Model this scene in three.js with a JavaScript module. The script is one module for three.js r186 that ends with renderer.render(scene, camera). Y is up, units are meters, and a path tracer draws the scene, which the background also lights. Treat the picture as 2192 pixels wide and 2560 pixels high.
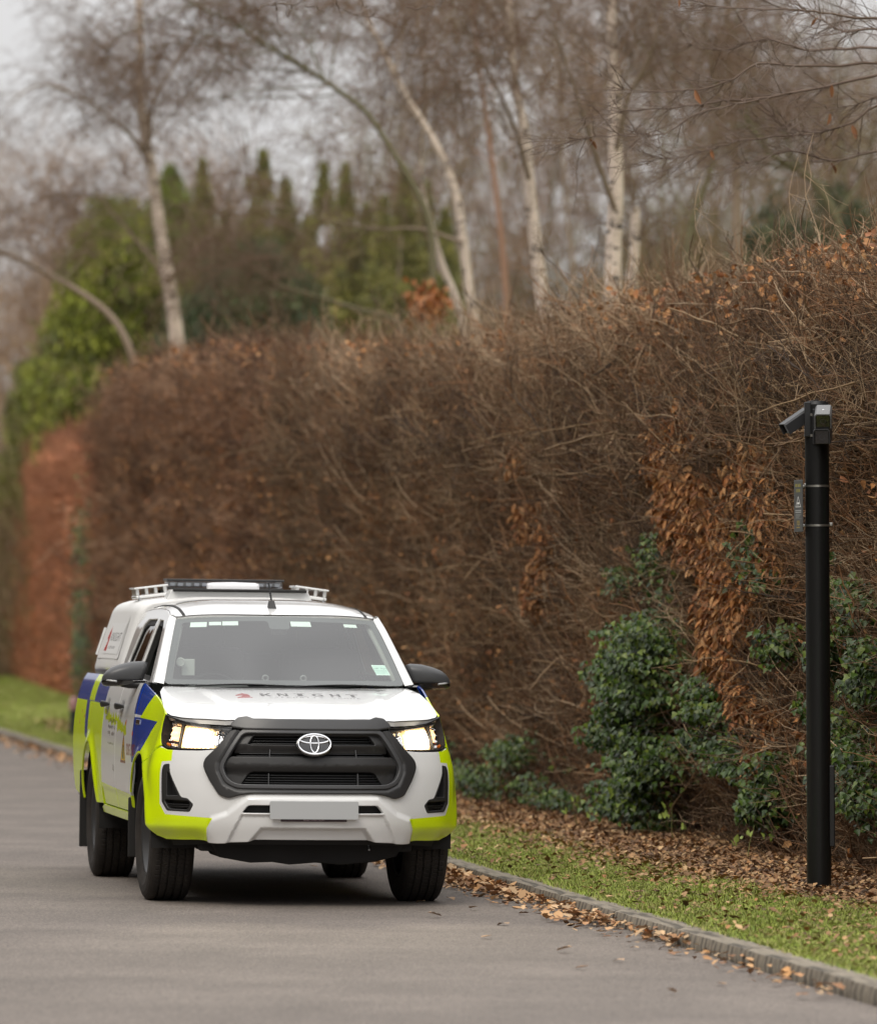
import * as THREE from 'three';
import { mergeGeometries } from 'three/addons/utils/BufferGeometryUtils.js';
import { RoundedBoxGeometry } from 'three/addons/geometries/RoundedBoxGeometry.js';

// ---------------------------------------------------------------- camera, sky, sun, exposure
const scene = new THREE.Scene();
const camera = new THREE.PerspectiveCamera(2 * Math.atan(1280 / 14222) * 180 / Math.PI, 876 / 1024, 0.5, 900);
camera.position.set(0, 1.7, 0);
camera.rotation.x = Math.atan(254 / 14222);
camera.focus = 33.4;
camera.userData.fStop = 2.8;
scene.add(camera);

const renderer = new THREE.WebGLRenderer({ antialias: true });
renderer.setSize(876, 1024);
renderer.toneMapping = THREE.LinearToneMapping;
renderer.toneMappingExposure = 1.06;
renderer.shadowMap.enabled = true;
renderer.shadowMap.type = THREE.PCFSoftShadowMap;

{ // overcast sky: pale grey, brighter overhead than at the horizon, with soft cloud texture
  const W = 512, H = 256, data = new Float32Array(W * H * 4);
  const wave = (a, e, k, p) => Math.sin(a * k + p + 1.7 * Math.sin(e * (k + 1) + p * 2.1));
  for (let j = 0; j < H; j++) for (let i = 0; i < W; i++) {
    const e = ((j + 0.5) / H - 0.5) * Math.PI, a = (i + 0.5) / W * 2 * Math.PI, up = Math.max(0, Math.sin(e));
    const cloud = 1 + 0.05 * wave(a, e, 3, 0.4) + 0.04 * wave(a, e, 7, 1.9) + 0.02 * wave(a, e, 13, 4.0);
    const L = 0.62 * (1 + 1.9 * up) * cloud, o = (j * W + i) * 4;
    data[o] = L * 1.0; data[o + 1] = L * 0.995; data[o + 2] = L * 1.0; data[o + 3] = 1;
  }
  const sky = new THREE.DataTexture(data, W, H, THREE.RGBAFormat, THREE.FloatType);
  sky.mapping = THREE.EquirectangularReflectionMapping;
  sky.magFilter = THREE.LinearFilter; sky.minFilter = THREE.LinearFilter; sky.wrapS = THREE.RepeatWrapping;
  sky.needsUpdate = true;
  scene.background = sky; scene.environment = sky;
}
const sun = new THREE.DirectionalLight(new THREE.Color(1, 0.93, 0.82), 1.3);
sun.position.set(-14, 38, -6); sun.target.position.set(0, 0, -36);
sun.castShadow = true; sun.shadow.radius = 45;
sun.shadow.camera.left = -40; sun.shadow.camera.right = 40; sun.shadow.camera.top = 60; sun.shadow.camera.bottom = -60; sun.shadow.camera.far = 160;
sun.shadow.mapSize.set(2048, 2048);
scene.add(sun, sun.target);

// ---------------------------------------------------------------- helpers
function rng(seed) { let a = seed >>> 0; return () => { a = (a + 0x6d2b79f5) | 0; let t = Math.imul(a ^ (a >>> 15), 1 | a); t = (t + Math.imul(t ^ (t >>> 7), 61 | t)) ^ t; return ((t ^ (t >>> 14)) >>> 0) / 4294967296; }; }
const V = (x, y, z) => new THREE.Vector3(x, y, z);
const clamp = (x, a, b) => Math.min(b, Math.max(a, x)), lerp = (a, b, t) => a + (b - a) * t;
const sstep = (a, b, x) => { const t = clamp((x - a) / (b - a), 0, 1); return t * t * (3 - 2 * t); };
const lin = (r, g, b) => new THREE.Color().setRGB(r, g, b);
const std = (c, rough = 0.7, o = {}) => new THREE.MeshStandardMaterial({ color: c, roughness: rough, side: THREE.DoubleSide, ...o });
const phys = (c, rough, o = {}) => new THREE.MeshPhysicalMaterial({ color: c, roughness: rough, side: THREE.DoubleSide, ...o });
const taken = new Map();
const numbered = (n) => { const k = taken.get(n) ?? 0; taken.set(n, k + 1); return k ? n + '_' + String(k).padStart(3, '0') : n; };
function shade(o) { o.traverse((m) => { if (m.isMesh) { m.castShadow = true; m.receiveShadow = true; } }); return o; }
function tag(o, label, category, group, kind) {
  if (label) o.userData.label = label;
  if (category) o.userData.category = category;
  if (group) o.userData.group = group;
  if (kind) o.userData.kind = kind;
  return o;
}
function thing(name, label, category, group) { const g = new THREE.Group(); g.name = numbered(name); scene.add(g); return tag(g, label, category, group); }
function strip(g) { const k = g.index ? g.toNonIndexed() : g; for (const n of Object.keys(k.attributes)) if (!['position', 'normal', 'uv'].includes(n)) k.deleteAttribute(n); if (!k.attributes.uv) k.setAttribute('uv', new THREE.BufferAttribute(new Float32Array(k.attributes.position.count * 2), 2)); k.morphAttributes = {}; return k; }
function obj(name, geos, mat, parent) {
  const list = [].concat(geos), g = list.length === 1 ? list[0] : mergeGeometries(list.map(strip));
  const m = new THREE.Mesh(g, mat); m.castShadow = true; m.receiveShadow = true;
  m.name = !parent || parent === scene ? numbered(name) : name;
  (parent ?? scene).add(m); return m;
}
function ground(name, geos, mat) { const m = obj(name, geos, mat, scene); m.userData.kind = 'structure'; return m; }
function copies(name, geo, mat, list, parent, tints) {   // one InstancedMesh; list of Matrix4
  const m = new THREE.InstancedMesh(geo, mat, list.length);
  list.forEach((k, i) => m.setMatrixAt(i, k));
  if (tints) tints.forEach((c, i) => m.setColorAt(i, c));
  m.castShadow = true; m.receiveShadow = true; m.name = !parent || parent === scene ? numbered(name) : name; m.userData.kind = 'stuff';
  (parent ?? scene).add(m); return m;
}
const M4 = (x, y, z, rx = 0, ry = 0, rz = 0, sx = 1, sy = sx, sz = sx) => new THREE.Matrix4().compose(V(x, y, z), new THREE.Quaternion().setFromEuler(new THREE.Euler(rx, ry, rz, 'YXZ')), V(sx, sy, sz));
const box = (w, h, d, x = 0, y = 0, z = 0, r = 0.004) => new RoundedBoxGeometry(w, h, d, 2, Math.min(r, w / 2.01, h / 2.01, d / 2.01)).translate(x, y, z);
const tube = (pts, r, sides = 8, seg = 24, closed = false) => new THREE.TubeGeometry(new THREE.CatmullRomCurve3(pts.map((p) => p.isVector3 ? p : V(...p)), closed), seg, r, sides, closed);
const cyl = (r0, r1, h, x = 0, y = 0, z = 0, n = 24) => new THREE.CylinderGeometry(r1, r0, h, n).translate(x, y + h / 2, z);
// smooth interpolation through [x, y] knots
function spline(k) {
  k = k.slice().sort((a, b) => a[0] - b[0]);
  const n = k.length, m = k.map((p, i) => { const a = k[Math.max(0, i - 1)], b = k[Math.min(n - 1, i + 1)]; return (b[1] - a[1]) / (b[0] - a[0]); });
  return (x) => {
    if (x <= k[0][0]) return k[0][1] + m[0] * (x - k[0][0]);
    if (x >= k[n - 1][0]) return k[n - 1][1] + m[n - 1] * (x - k[n - 1][0]);
    let i = 0; while (x > k[i + 1][0]) i++;
    const h = k[i + 1][0] - k[i][0], t = (x - k[i][0]) / h, t2 = t * t, t3 = t2 * t;
    return (2 * t3 - 3 * t2 + 1) * k[i][1] + (t3 - 2 * t2 + t) * h * m[i] + (3 * t2 - 2 * t3) * k[i + 1][1] + (t3 - t2) * h * m[i + 1];
  };
}
// signed distance to a polygon, negative inside
function sdPoly(p, x, y) {
  let d = 1e9, inside = false;
  for (let i = 0, j = p.length - 1; i < p.length; j = i++) {
    const ax = p[j][0], ay = p[j][1], bx = p[i][0], by = p[i][1], t = clamp(((x - ax) * (bx - ax) + (y - ay) * (by - ay)) / ((bx - ax) ** 2 + (by - ay) ** 2 + 1e-12), 0, 1);
    d = Math.min(d, Math.hypot(x - ax - t * (bx - ax), y - ay - t * (by - ay)));
    if ((ay > y) !== (by > y) && x < ((bx - ax) * (y - ay)) / (by - ay) + ax) inside = !inside;
  }
  return inside ? -d : d;
}
const inPoly = (p, x, y, w) => sstep(w, -w, sdPoly(p, x, y));
const area = (p) => p.reduce((s, a, i) => { const b = p[(i + 1) % p.length]; return s + a[0] * b[1] - b[0] * a[1]; }, 0) / 2;
const ccw = (p) => (area(p) < 0 ? p.slice().reverse() : p);
function inset(p, c) { // moves each side of a counter-clockwise polygon inwards by c
  return p.map((b, i) => {
    const a = p[(i + p.length - 1) % p.length], d = p[(i + 1) % p.length];
    let e1 = [b[0] - a[0], b[1] - a[1]], e2 = [d[0] - b[0], d[1] - b[1]];
    const l1 = Math.hypot(...e1) || 1, l2 = Math.hypot(...e2) || 1; e1 = [e1[0] / l1, e1[1] / l1]; e2 = [e2[0] / l2, e2[1] / l2];
    let n = [-(e1[1] + e2[1]), e1[0] + e2[0]]; const l = Math.hypot(...n) || 1; n = [n[0] / l, n[1] / l];
    const k = Math.min(2, 1 / Math.max(0.3, -e1[1] * n[0] + e1[0] * n[1]));
    return [b[0] + n[0] * c * k, b[1] + n[1] * c * k];
  });
}
function roundPoly(p, r, n = 4) { // rounds the corners of a polygon
  const out = [];
  p.forEach((b, i) => {
    const a = p[(i + p.length - 1) % p.length], c = p[(i + 1) % p.length], la = Math.hypot(a[0] - b[0], a[1] - b[1]), lc = Math.hypot(c[0] - b[0], c[1] - b[1]);
    const ra = Math.min(r, la * 0.45), rc = Math.min(r, lc * 0.45), A = [b[0] + (a[0] - b[0]) / la * ra, b[1] + (a[1] - b[1]) / la * ra], C = [b[0] + (c[0] - b[0]) / lc * rc, b[1] + (c[1] - b[1]) / lc * rc];
    for (let k = 0; k <= n; k++) { const t = k / n, u = 1 - t; out.push([u * u * A[0] + 2 * u * t * b[0] + t * t * C[0], u * u * A[1] + 2 * u * t * b[1] + t * t * C[1]]); }
  });
  return out;
}
const mirrorX = (p) => p.map(([x, y]) => [-x, y]);
const both = (p) => [...p, ...mirrorX(p).reverse()];   // right half, listed from one end of the middle line to the other
// a curved panel: the outline (and holes) lie in the (a, b) plane of surface S(a, b) -> [x, y, z]
function panel(S, outline, { holes = [], g = 0.03, th = 0.012, ch = 0.003, off = () => 0, lift = 0, uv, rim = true, out = null } = {}) {
  const E = 0.002;
  const norm0 = (a, b) => { const p = S(a, b), q = S(a + E, b), r = S(a, b + E); const n = V(q[0] - p[0], q[1] - p[1], q[2] - p[2]).cross(V(r[0] - p[0], r[1] - p[1], r[2] - p[2])).normalize(); return n; };
  // which way is outwards: the caller's hint, else the numeric normal
  const c0 = outline[0], flip = out ? (norm0(c0[0], c0[1]).dot(V(...out(c0[0], c0[1]))) < 0 ? -1 : 1) : 1;
  const at = (a, b, h) => { const p = S(a, b), n = norm0(a, b).multiplyScalar(flip * (lift + off(a, b) + h)); return V(p[0] + n.x, p[1] + n.y, p[2] + n.z); };
  const nrm = (a, b) => { const p = at(a, b, 0), q = at(a + E, b, 0), r = at(a, b + E, 0); return q.sub(p).cross(r.sub(p)).normalize().multiplyScalar(flip); };
  const O = ccw(outline), HH = holes.map((h) => ccw(h).reverse());
  const top = ch ? inset(O, ch) : O, topH = HH.map((h) => (ch ? inset(h, ch) : h));
  const pos = [], nor = [], uvs = [];
  const vert = (p, n, ab) => { pos.push(p.x, p.y, p.z); nor.push(n.x, n.y, n.z); const t = uv ? uv(ab[0], ab[1]) : ab; uvs.push(t[0], t[1]); };
  const v2 = (p) => new THREE.Vector2(p[0], p[1]);
  const all = [top, ...topH].flat(), tris = THREE.ShapeUtils.triangulateShape(top.map(v2), topH.map((h) => h.map(v2)));
  const cache = new Map(), key = (p) => p[0].toFixed(5) + ',' + p[1].toFixed(5);
  const get = (p) => { const k = key(p); let c = cache.get(k); if (!c) cache.set(k, c = [at(p[0], p[1], 0), nrm(p[0], p[1])]); return c; };
  const stack = tris.map((t) => t.map((i) => all[i]));
  const len = (p, q) => Math.hypot(p[0] - q[0], p[1] - q[1]), mid = (p, q) => [(p[0] + q[0]) / 2, (p[1] + q[1]) / 2];
  while (stack.length) {
    const [A, B, C] = stack.pop(), ab = len(A, B) > g, bc = len(B, C) > g, ca = len(C, A) > g;
    if (!ab && !bc && !ca) { for (const p of (flip > 0 ? [A, B, C] : [A, C, B])) vert(...get(p), p); continue; }
    const L = [len(A, B), len(B, C), len(C, A)], w = L.indexOf(Math.max(...L));
    if (w === 0) { const m = mid(A, B); stack.push([A, m, C], [m, B, C]); } else if (w === 1) { const m = mid(B, C); stack.push([A, B, m], [A, m, C]); } else { const m = mid(C, A); stack.push([A, B, m], [m, B, C]); }
  }
  if (rim && th) [[O, top], ...HH.map((h, i) => [h, topH[i]])].forEach(([outer, inner]) => {
    const n = outer.length;
    for (let i = 0; i < n; i++) {
      const steps = Math.max(1, Math.ceil(len(outer[i], outer[(i + 1) % n]) / g));
      for (let k = 0; k < steps; k++) {
        const f0 = k / steps, f1 = (k + 1) / steps, mix = (P, f) => [lerp(P[i][0], P[(i + 1) % n][0], f), lerp(P[i][1], P[(i + 1) % n][1], f)];
        const a0 = mix(inner, f0), a1 = mix(inner, f1), b0 = mix(outer, f0), b1 = mix(outer, f1);
        const p0 = at(...a0, 0), p1 = at(...a1, 0), q0 = at(...b0, -ch), q1 = at(...b1, -ch), r0 = at(...b0, -th), r1 = at(...b1, -th);
        const n0 = nrm(...a0), n1 = nrm(...a1);
        const tang = q1.clone().sub(q0).normalize(), o0 = tang.clone().cross(n0).normalize();
        const w0 = n0.clone().add(o0).normalize(), w1 = n1.clone().add(o0).normalize();
        for (const [p, nn, s] of [[p0, n0, a0], [q0, w0, b0], [q1, w1, b1], [p0, n0, a0], [q1, w1, b1], [p1, n1, a1]]) vert(p, nn, s);
        for (const [p, s] of [[q0, b0], [r0, b0], [r1, b1], [q0, b0], [r1, b1], [q1, b1]]) vert(p, o0, s);
      }
    }
  });
  const geo = new THREE.BufferGeometry();
  geo.setAttribute('position', new THREE.Float32BufferAttribute(pos, 3)); geo.setAttribute('normal', new THREE.Float32BufferAttribute(nor, 3)); geo.setAttribute('uv', new THREE.Float32BufferAttribute(uvs, 2));
  return geo;
}
// skin over a list of closed or open rings of points (all of one length)
function loft(rings, { closed = true, caps = true, crease = false } = {}) {
  const pos = [], idx = [], n = rings[0].length, uv = [];
  rings.forEach((r, j) => r.forEach((p, i) => { pos.push(...(p.isVector3 ? p.toArray() : p)); uv.push(i / n, j / (rings.length - 1)); }));
  for (let j = 0; j + 1 < rings.length; j++) for (let i = 0; i < (closed ? n : n - 1); i++) { const a = j * n + i, b = j * n + (i + 1) % n; idx.push(a, b, a + n, b, b + n, a + n); }
  if (caps && closed) for (const j of [0, rings.length - 1]) { const c = pos.length / 3, m = V(0, 0, 0); rings[j].forEach((p) => m.add(p.isVector3 ? p : V(...p))); m.divideScalar(n); pos.push(m.x, m.y, m.z); uv.push(0.5, 0.5); for (let i = 0; i < n; i++) { const a = j * n + i, b = j * n + (i + 1) % n; j ? idx.push(a, b, c) : idx.push(b, a, c); } }
  let g = new THREE.BufferGeometry(); g.setAttribute('position', new THREE.Float32BufferAttribute(pos, 3)); g.setAttribute('uv', new THREE.Float32BufferAttribute(uv, 2)); g.setIndex(idx);
  if (crease) g = g.toNonIndexed();
  g.computeVertexNormals(); return g;
}
function extrude(pts, depth, bevel = 0.003) { const s = new THREE.Shape(pts.map((p) => new THREE.Vector2(...p))); return new THREE.ExtrudeGeometry(s, { depth, bevelEnabled: bevel > 0, bevelThickness: bevel, bevelSize: bevel, bevelSegments: 2, curveSegments: 8 }); }
// value noise
function noise2(seed) {
  const r = rng(seed), T = new Float32Array(4096).map(() => r()), h = (i, j) => T[((i * 73 + j * 919) % 4096 + 4096) % 4096];
  const f = (x, y) => { const i = Math.floor(x), j = Math.floor(y), u = x - i, v = y - j, s = u * u * (3 - 2 * u), t = v * v * (3 - 2 * v); return lerp(lerp(h(i, j), h(i + 1, j), s), lerp(h(i, j + 1), h(i + 1, j + 1), s), t); };
  return (x, y, oct = 1) => { let s = 0, a = 1, k = 0; for (let o = 0; o < oct; o++, a *= 0.5, x = x * 2.03 + 7.1, y = y * 2.03 + 3.7) { s += a * f(x, y); k += a; } return s / k; };
}
function pixels(W, H, fn, srgb = true) { // fn(i, j) -> [r, g, b] in 0..1 display values
  const d = new Uint8Array(W * H * 4);
  for (let j = 0; j < H; j++) for (let i = 0; i < W; i++) { const c = fn(i, j), o = (j * W + i) * 4; d[o] = clamp(c[0], 0, 1) * 255; d[o + 1] = clamp(c[1], 0, 1) * 255; d[o + 2] = clamp(c[2], 0, 1) * 255; d[o + 3] = 255; }
  const t = new THREE.DataTexture(d, W, H); t.magFilter = THREE.LinearFilter; t.minFilter = THREE.LinearMipmapLinearFilter; t.generateMipmaps = true; t.wrapS = t.wrapT = THREE.RepeatWrapping;
  if (srgb) t.colorSpace = THREE.SRGBColorSpace; t.needsUpdate = true; return t;
}
function print(W, H, draw) { // flat print drawn on a canvas
  const c = document.createElement('canvas'); c.width = W; c.height = H; draw(c.getContext('2d'), W, H);
  const t = new THREE.CanvasTexture(c); t.colorSpace = THREE.SRGBColorSpace; t.anisotropy = 8; return t;
}
// ================================================================ the setting: road, kerb, verge
// road axes: s runs along the road away from the viewer, q across it to the right; q = 0 is the foot of the right-hand kerb
const R = (s, q, y = 0) => V(0.115 - 0.1455 * s + 0.9894 * q, y, -(37.1 + 0.9894 * s + 0.1455 * q));
const YAW = Math.atan2(0.1455, 0.9894);
const roadY = (q) => (q > -3.05 ? -0.011 * (q + 1.465) : -0.011 * (-3.05 + 1.465) + 0.011 * (q + 3.05));
const hump = noise2(31);
const vergeY = (s, q) => (q > 0 ? 0.062 + 0.035 * clamp(q - 0.12, 0, 2.4) + 0.03 * (hump(s * 0.7, q * 1.1, 2) - 0.5) * sstep(0.15, 0.5, q) : 0.05 + 0.03 * clamp(-6.25 - q, 0, 3) + 0.03 * (hump(s * 0.7, q * 1.1, 2) - 0.5) * sstep(0.1, 0.5, -6.2 - q));
function sheet(ss, qs, y) {
  const pos = [], uv = [], idx = [];
  for (const s of ss) for (const q of qs) { const p = R(s, q, y(s, q)); pos.push(p.x, p.y, p.z); uv.push(q, s); }
  const n = qs.length;
  for (let i = 0; i + 1 < ss.length; i++) for (let j = 0; j + 1 < n; j++) { const a = i * n + j; idx.push(a, a + 1, a + n, a + 1, a + n + 1, a + n); }
  const g = new THREE.BufferGeometry(); g.setAttribute('position', new THREE.Float32BufferAttribute(pos, 3)); g.setAttribute('uv', new THREE.Float32BufferAttribute(uv, 2)); g.setIndex(idx); g.computeVertexNormals(); return g;
}
const range = (a, b, step) => { const o = []; for (let x = a; x < b - 1e-6; x += step) o.push(x); o.push(b); return o; };
const rep = (t, a, b) => { const c = t.clone(); c.repeat.set(a, b); c.needsUpdate = true; return c; };
{
  const nA = noise2(11), nB = noise2(12), r = rng(9);
  const N = 1024, grit = new Float32Array(N * N).map(() => r());
  const asphalt = pixels(N, N, (i, j) => { // 4 m square: stone chips, tar between, faint wear
    const g = grit[(j >> 1) * N + (i >> 1)], c = nA(i * 0.5, j * 0.5, 2), w = nB(i * 8 / N, j * 8 / N, 3), k = 0.425 + 0.17 * (g - 0.5) + 0.11 * (c - 0.5) + 0.09 * (w - 0.5);
    return g > 0.985 ? [0.56, 0.54, 0.52] : g < 0.02 ? [0.2, 0.19, 0.19] : [k * 1.07, k * 0.99, k * 0.925];
  });
  const bump = pixels(512, 512, (i, j) => { const g = grit[(j * 2) * N + i * 2] * 0.6 + 0.4 * nA(i, j, 2); return [g, g, g]; }, false);
  const m = std(0xffffff, 0.86, { map: rep(asphalt, 0.25, 0.25), bumpMap: rep(bump, 0.5, 0.5), bumpScale: 0.004 });
  ground('road', sheet(range(-48, 0, 1.5).concat(range(3, 240, 6)), [-6.2, -5, -4, -3.05, -2, -1, -0.4, 0.02], (s, q) => roadY(q)), m);
  // pale worn and pinkish patches of older surface dressing, slightly proud of the road
  const grass = pixels(512, 512, (i, j) => { const a = nA(i * 0.05, j * 0.05, 4), b = nB(i * 0.3, j * 0.3, 2), d = nA(i * 0.016 + 9, j * 0.016, 2), mix = sstep(0.4, 0.62, d * 0.6 + a * 0.4); const k = 0.85 + 0.3 * b; return [lerp(0.52, 0.44, mix) * k, lerp(0.54, 0.4, mix) * k, lerp(0.22, 0.21, mix) * k]; });
  const soil = pixels(512, 512, (i, j) => { const a = nA(i * 0.06, j * 0.06, 4), b = nB(i * 0.4, j * 0.4, 2), k = 0.22 + 0.16 * a + 0.1 * (b - 0.5); return [k * 1.15, k * 0.92, k * 0.7]; });
  const gm = std(0xffffff, 0.95, { map: rep(grass, 0.4, 0.4) }), sm = std(0xffffff, 0.95, { map: rep(soil, 0.5, 0.5) });
  ground('grass_verge', [sheet(range(-48, 30, 0.6), [0.1, 0.2, 0.35, 0.5, 0.65, 0.8, 0.95, 1.1, 1.2], vergeY), sheet(range(30, 240, 5), [0.1, 0.6, 1.2], vergeY), sheet(range(46, 98, 2.5), [1.2, 2, 3, 4, 5], vergeY)], gm);
  ground('leaf_strewn_soil', [sheet(range(-48, 46, 0.8), [1.2, 1.4, 1.7, 2.0, 2.5, 3.5, 5], vergeY)], sm);
  ground('far_lawn', [sheet([-48, 0, 46, 98], [5, 20, 60, 140], vergeY), sheet([98, 120], [1.2, 60, 140], vergeY), sheet([132, 240, 330], [1.2, 60, 140], vergeY)], gm);
  ground('far_path', [sheet([120, 132], [1.2, 4, 30, 140], (s, q) => vergeY(s, q) + 0.004)], std(lin(0.3, 0.28, 0.26), 0.9));
  ground('opposite_verge', [sheet(range(-48, 240, 4), [-140, -60, -12, -9, -8, -7, -6.325], vergeY)], gm);
  const tile = new THREE.PlaneGeometry(1600, 1600).rotateX(-Math.PI / 2).translate(0, -0.25, -300);
  ground('ground', tile, std(lin(0.09, 0.1, 0.04), 0.95));
  // kerbs of dressed stone, each stone its own piece
  const stoneTex = pixels(256, 256, (i, j) => { const a = nA(i * 0.12, j * 0.05, 4), g = grit[j * 3 * N + i * 2], st = nB(i * 0.07, j * 0.012, 3), k = 0.5 + 0.16 * (a - 0.5) + 0.12 * (g - 0.5) - 0.2 * sstep(0.55, 0.75, st); return [k * 1.05, k * 0.98, k * 0.87]; });
  const stoneM = std(0xffffff, 0.9, { map: stoneTex, bumpMap: stoneTex, bumpScale: 0.002 });
  const variants = [0, 1, 2, 3].map((v) => {
    const g = new THREE.BoxGeometry(0.135, 0.2, 0.911, 3, 4, 22), p = g.attributes.position, n = noise2(300 + v);
    for (let i = 0; i < p.count; i++) { // rough-dressed faces, worn arris
      const x = p.getX(i), y = p.getY(i), z = p.getZ(i), e = (x < -0.06 && y > 0.09) ? 0.012 : 0;
      p.setX(i, x + (x < -0.06 ? 0.007 * (n(z * 9, y * 7, 2) - 0.5) : 0) + e); p.setY(i, y + (y > 0.09 ? 0.006 * (n(z * 6 + 5, x * 14, 2) - 0.5) : 0) - e * 0.8);
    }
    g.computeVertexNormals(); const u = g.attributes.uv; for (let i = 0; i < u.count; i++) { const upw = g.attributes.normal.getY(i) > 0.6; u.setXY(i, upw ? p.getX(i) * 1.6 + v * 0.23 : p.getZ(i) * 1.4 + v * 0.31, upw ? p.getZ(i) * 0.5 : p.getY(i) * 2.2); } return g;
  });
  for (const [name, q, s0, s1, dir] of [['kerb', 0.0625, -20, 118, 1], ['kerb', -6.2625, -20, 60, -1]]) {
    const k = new THREE.Group(); k.name = numbered(name); k.userData.kind = 'structure'; scene.add(k);
    const rr = rng(q > 0 ? 5 : 6); let i = 0;
    for (let s = s0; s < s1; s += 0.915, i++) { const o = new THREE.Mesh(variants[Math.floor(rr() * 4)], stoneM), p = R(s, q + 0.006 * (rr() - 0.5), 0.072 - 0.1 + 0.003 * (rr() - 0.5)); o.position.copy(p); o.rotation.y = YAW + (dir < 0 ? Math.PI : 0) + 0.006 * (rr() - 0.5); o.castShadow = o.receiveShadow = true; o.name = 'kerb_stone'; k.add(o); }
  }
}
// ================================================================ plants
// a growing list of tapered twigs, turned into one geometry
class Twigs {
  constructor() { this.p = []; this.n = []; this.i = []; this.u = []; this.c = []; this.ink = null; this.at = null; }
  add(pts0, r0, r1, sides = 3) {
    const pts = this.at ? pts0.map((v) => v.clone().applyMatrix4(this.at)) : pts0;
    const base = this.p.length / 3, n = pts.length; let len = 0;
    for (let k = 0; k < n; k++) {
      if (k) len += pts[k].distanceTo(pts[k - 1]);
      const d = pts[Math.min(n - 1, k + 1)].clone().sub(pts[Math.max(0, k - 1)]).normalize(), a = Math.abs(d.y) < 0.9 ? V(0, 1, 0) : V(1, 0, 0), x = a.cross(d).normalize(), y = d.clone().cross(x), r = lerp(r0, r1, k / (n - 1));
      for (let j = 0; j < sides; j++) { const t = j / sides * 2 * Math.PI, c = Math.cos(t), s = Math.sin(t), nx = x.x * c + y.x * s, ny = x.y * c + y.y * s, nz = x.z * c + y.z * s; this.p.push(pts[k].x + nx * r, pts[k].y + ny * r, pts[k].z + nz * r); this.n.push(nx, ny, nz); this.u.push(j / sides, len * 2); if (this.ink) this.c.push(this.ink.r, this.ink.g, this.ink.b); }
    }
    for (let k = 0; k + 1 < n; k++) for (let j = 0; j < sides; j++) { const a = base + k * sides + j, b = base + k * sides + (j + 1) % sides; this.i.push(a, b, a + sides, b, b + sides, a + sides); }
    return this;
  }
  geo() { const g = new THREE.BufferGeometry(); g.setAttribute('position', new THREE.Float32BufferAttribute(this.p, 3)); g.setAttribute('normal', new THREE.Float32BufferAttribute(this.n, 3)); g.setAttribute('uv', new THREE.Float32BufferAttribute(this.u, 2)); if (this.c.length) g.setAttribute('color', new THREE.Float32BufferAttribute(this.c, 3)); g.setIndex(this.i); return g; }
}
// a wandering line from a point
function wander(r, from, dir, len, n, bend, pull = V(0, 0, 0)) { const pts = [from.clone()], d = dir.clone().normalize(), st = len / n; for (let i = 0; i < n; i++) { d.x += (r() - 0.5) * bend + pull.x; d.y += (r() - 0.5) * bend + pull.y; d.z += (r() - 0.5) * bend + pull.z; d.normalize(); pts.push(pts[i].clone().addScaledVector(d, st)); } return pts; }
const rv = (r) => V(r() - 0.5, r() - 0.5, r() - 0.5).multiplyScalar(2);
// a tuft of hedge twigs: grows from the hedge's inside (z < 0) outwards (z > 0), and along it
function hedgeTuft(t, r, count, rad, reach, pull) {
  for (let i = 0; i < count; i++) {
    const from = V((r() - 0.5) * 0.6, (r() - 0.5) * 0.55, -0.24 + r() * 0.2), a = (r() * 1.5 - 0.25) * Math.PI, flat = r() < 0.6;
    const dir = flat ? V(Math.cos(a), Math.sin(a) * 0.75 + 0.12, 0.25 + 0.3 * r()) : V((r() - 0.5) * 1.3, 0.2 + r() * 0.7, 0.7 + r() * 0.5);
    const pts = wander(r, from, dir, reach * (0.6 + 0.8 * r()), 6, 0.55, V(0, pull, 0)), w = rad * (r() < 0.05 ? 2.2 : 0.6 + 0.8 * r());
    for (const p of pts) p.z = Math.min(p.z, 0.1 + 0.06 * r());
    t.add(pts, w, w * 0.45);
    const subs = 2 + Math.floor(r() * 3);
    for (let k = 0; k < subs; k++) { const o = pts[1 + Math.floor(r() * 4)], sub = wander(r, o, dir.clone().multiplyScalar(0.6).add(rv(r)), reach * (0.25 + 0.35 * r()), 4, 0.6, V(0, 0.03, 0)); t.add(sub, w * 0.55, w * 0.3); }
  }
}
// a metre of hedge face: many tufts of twigs of different tones
function hedgePatch(seed, tufts, count, rad, reach, tints) {
  const r = rng(seed), t = new Twigs();
  for (let i = 0; i < tufts; i++) { t.ink = tone(r, tints, 0.35); t.at = M4((r() - 0.5) * 1.0, (r() - 0.5) * 1.0, (r() - 0.5) * 0.16, (r() - 0.5) * 0.4, (r() - 0.5) * 0.9, (r() - 0.5) * 1.2, 0.8 + 0.5 * r()); hedgeTuft(t, r, count, rad, reach, 0.02); }
  return t.geo();
}
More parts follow.
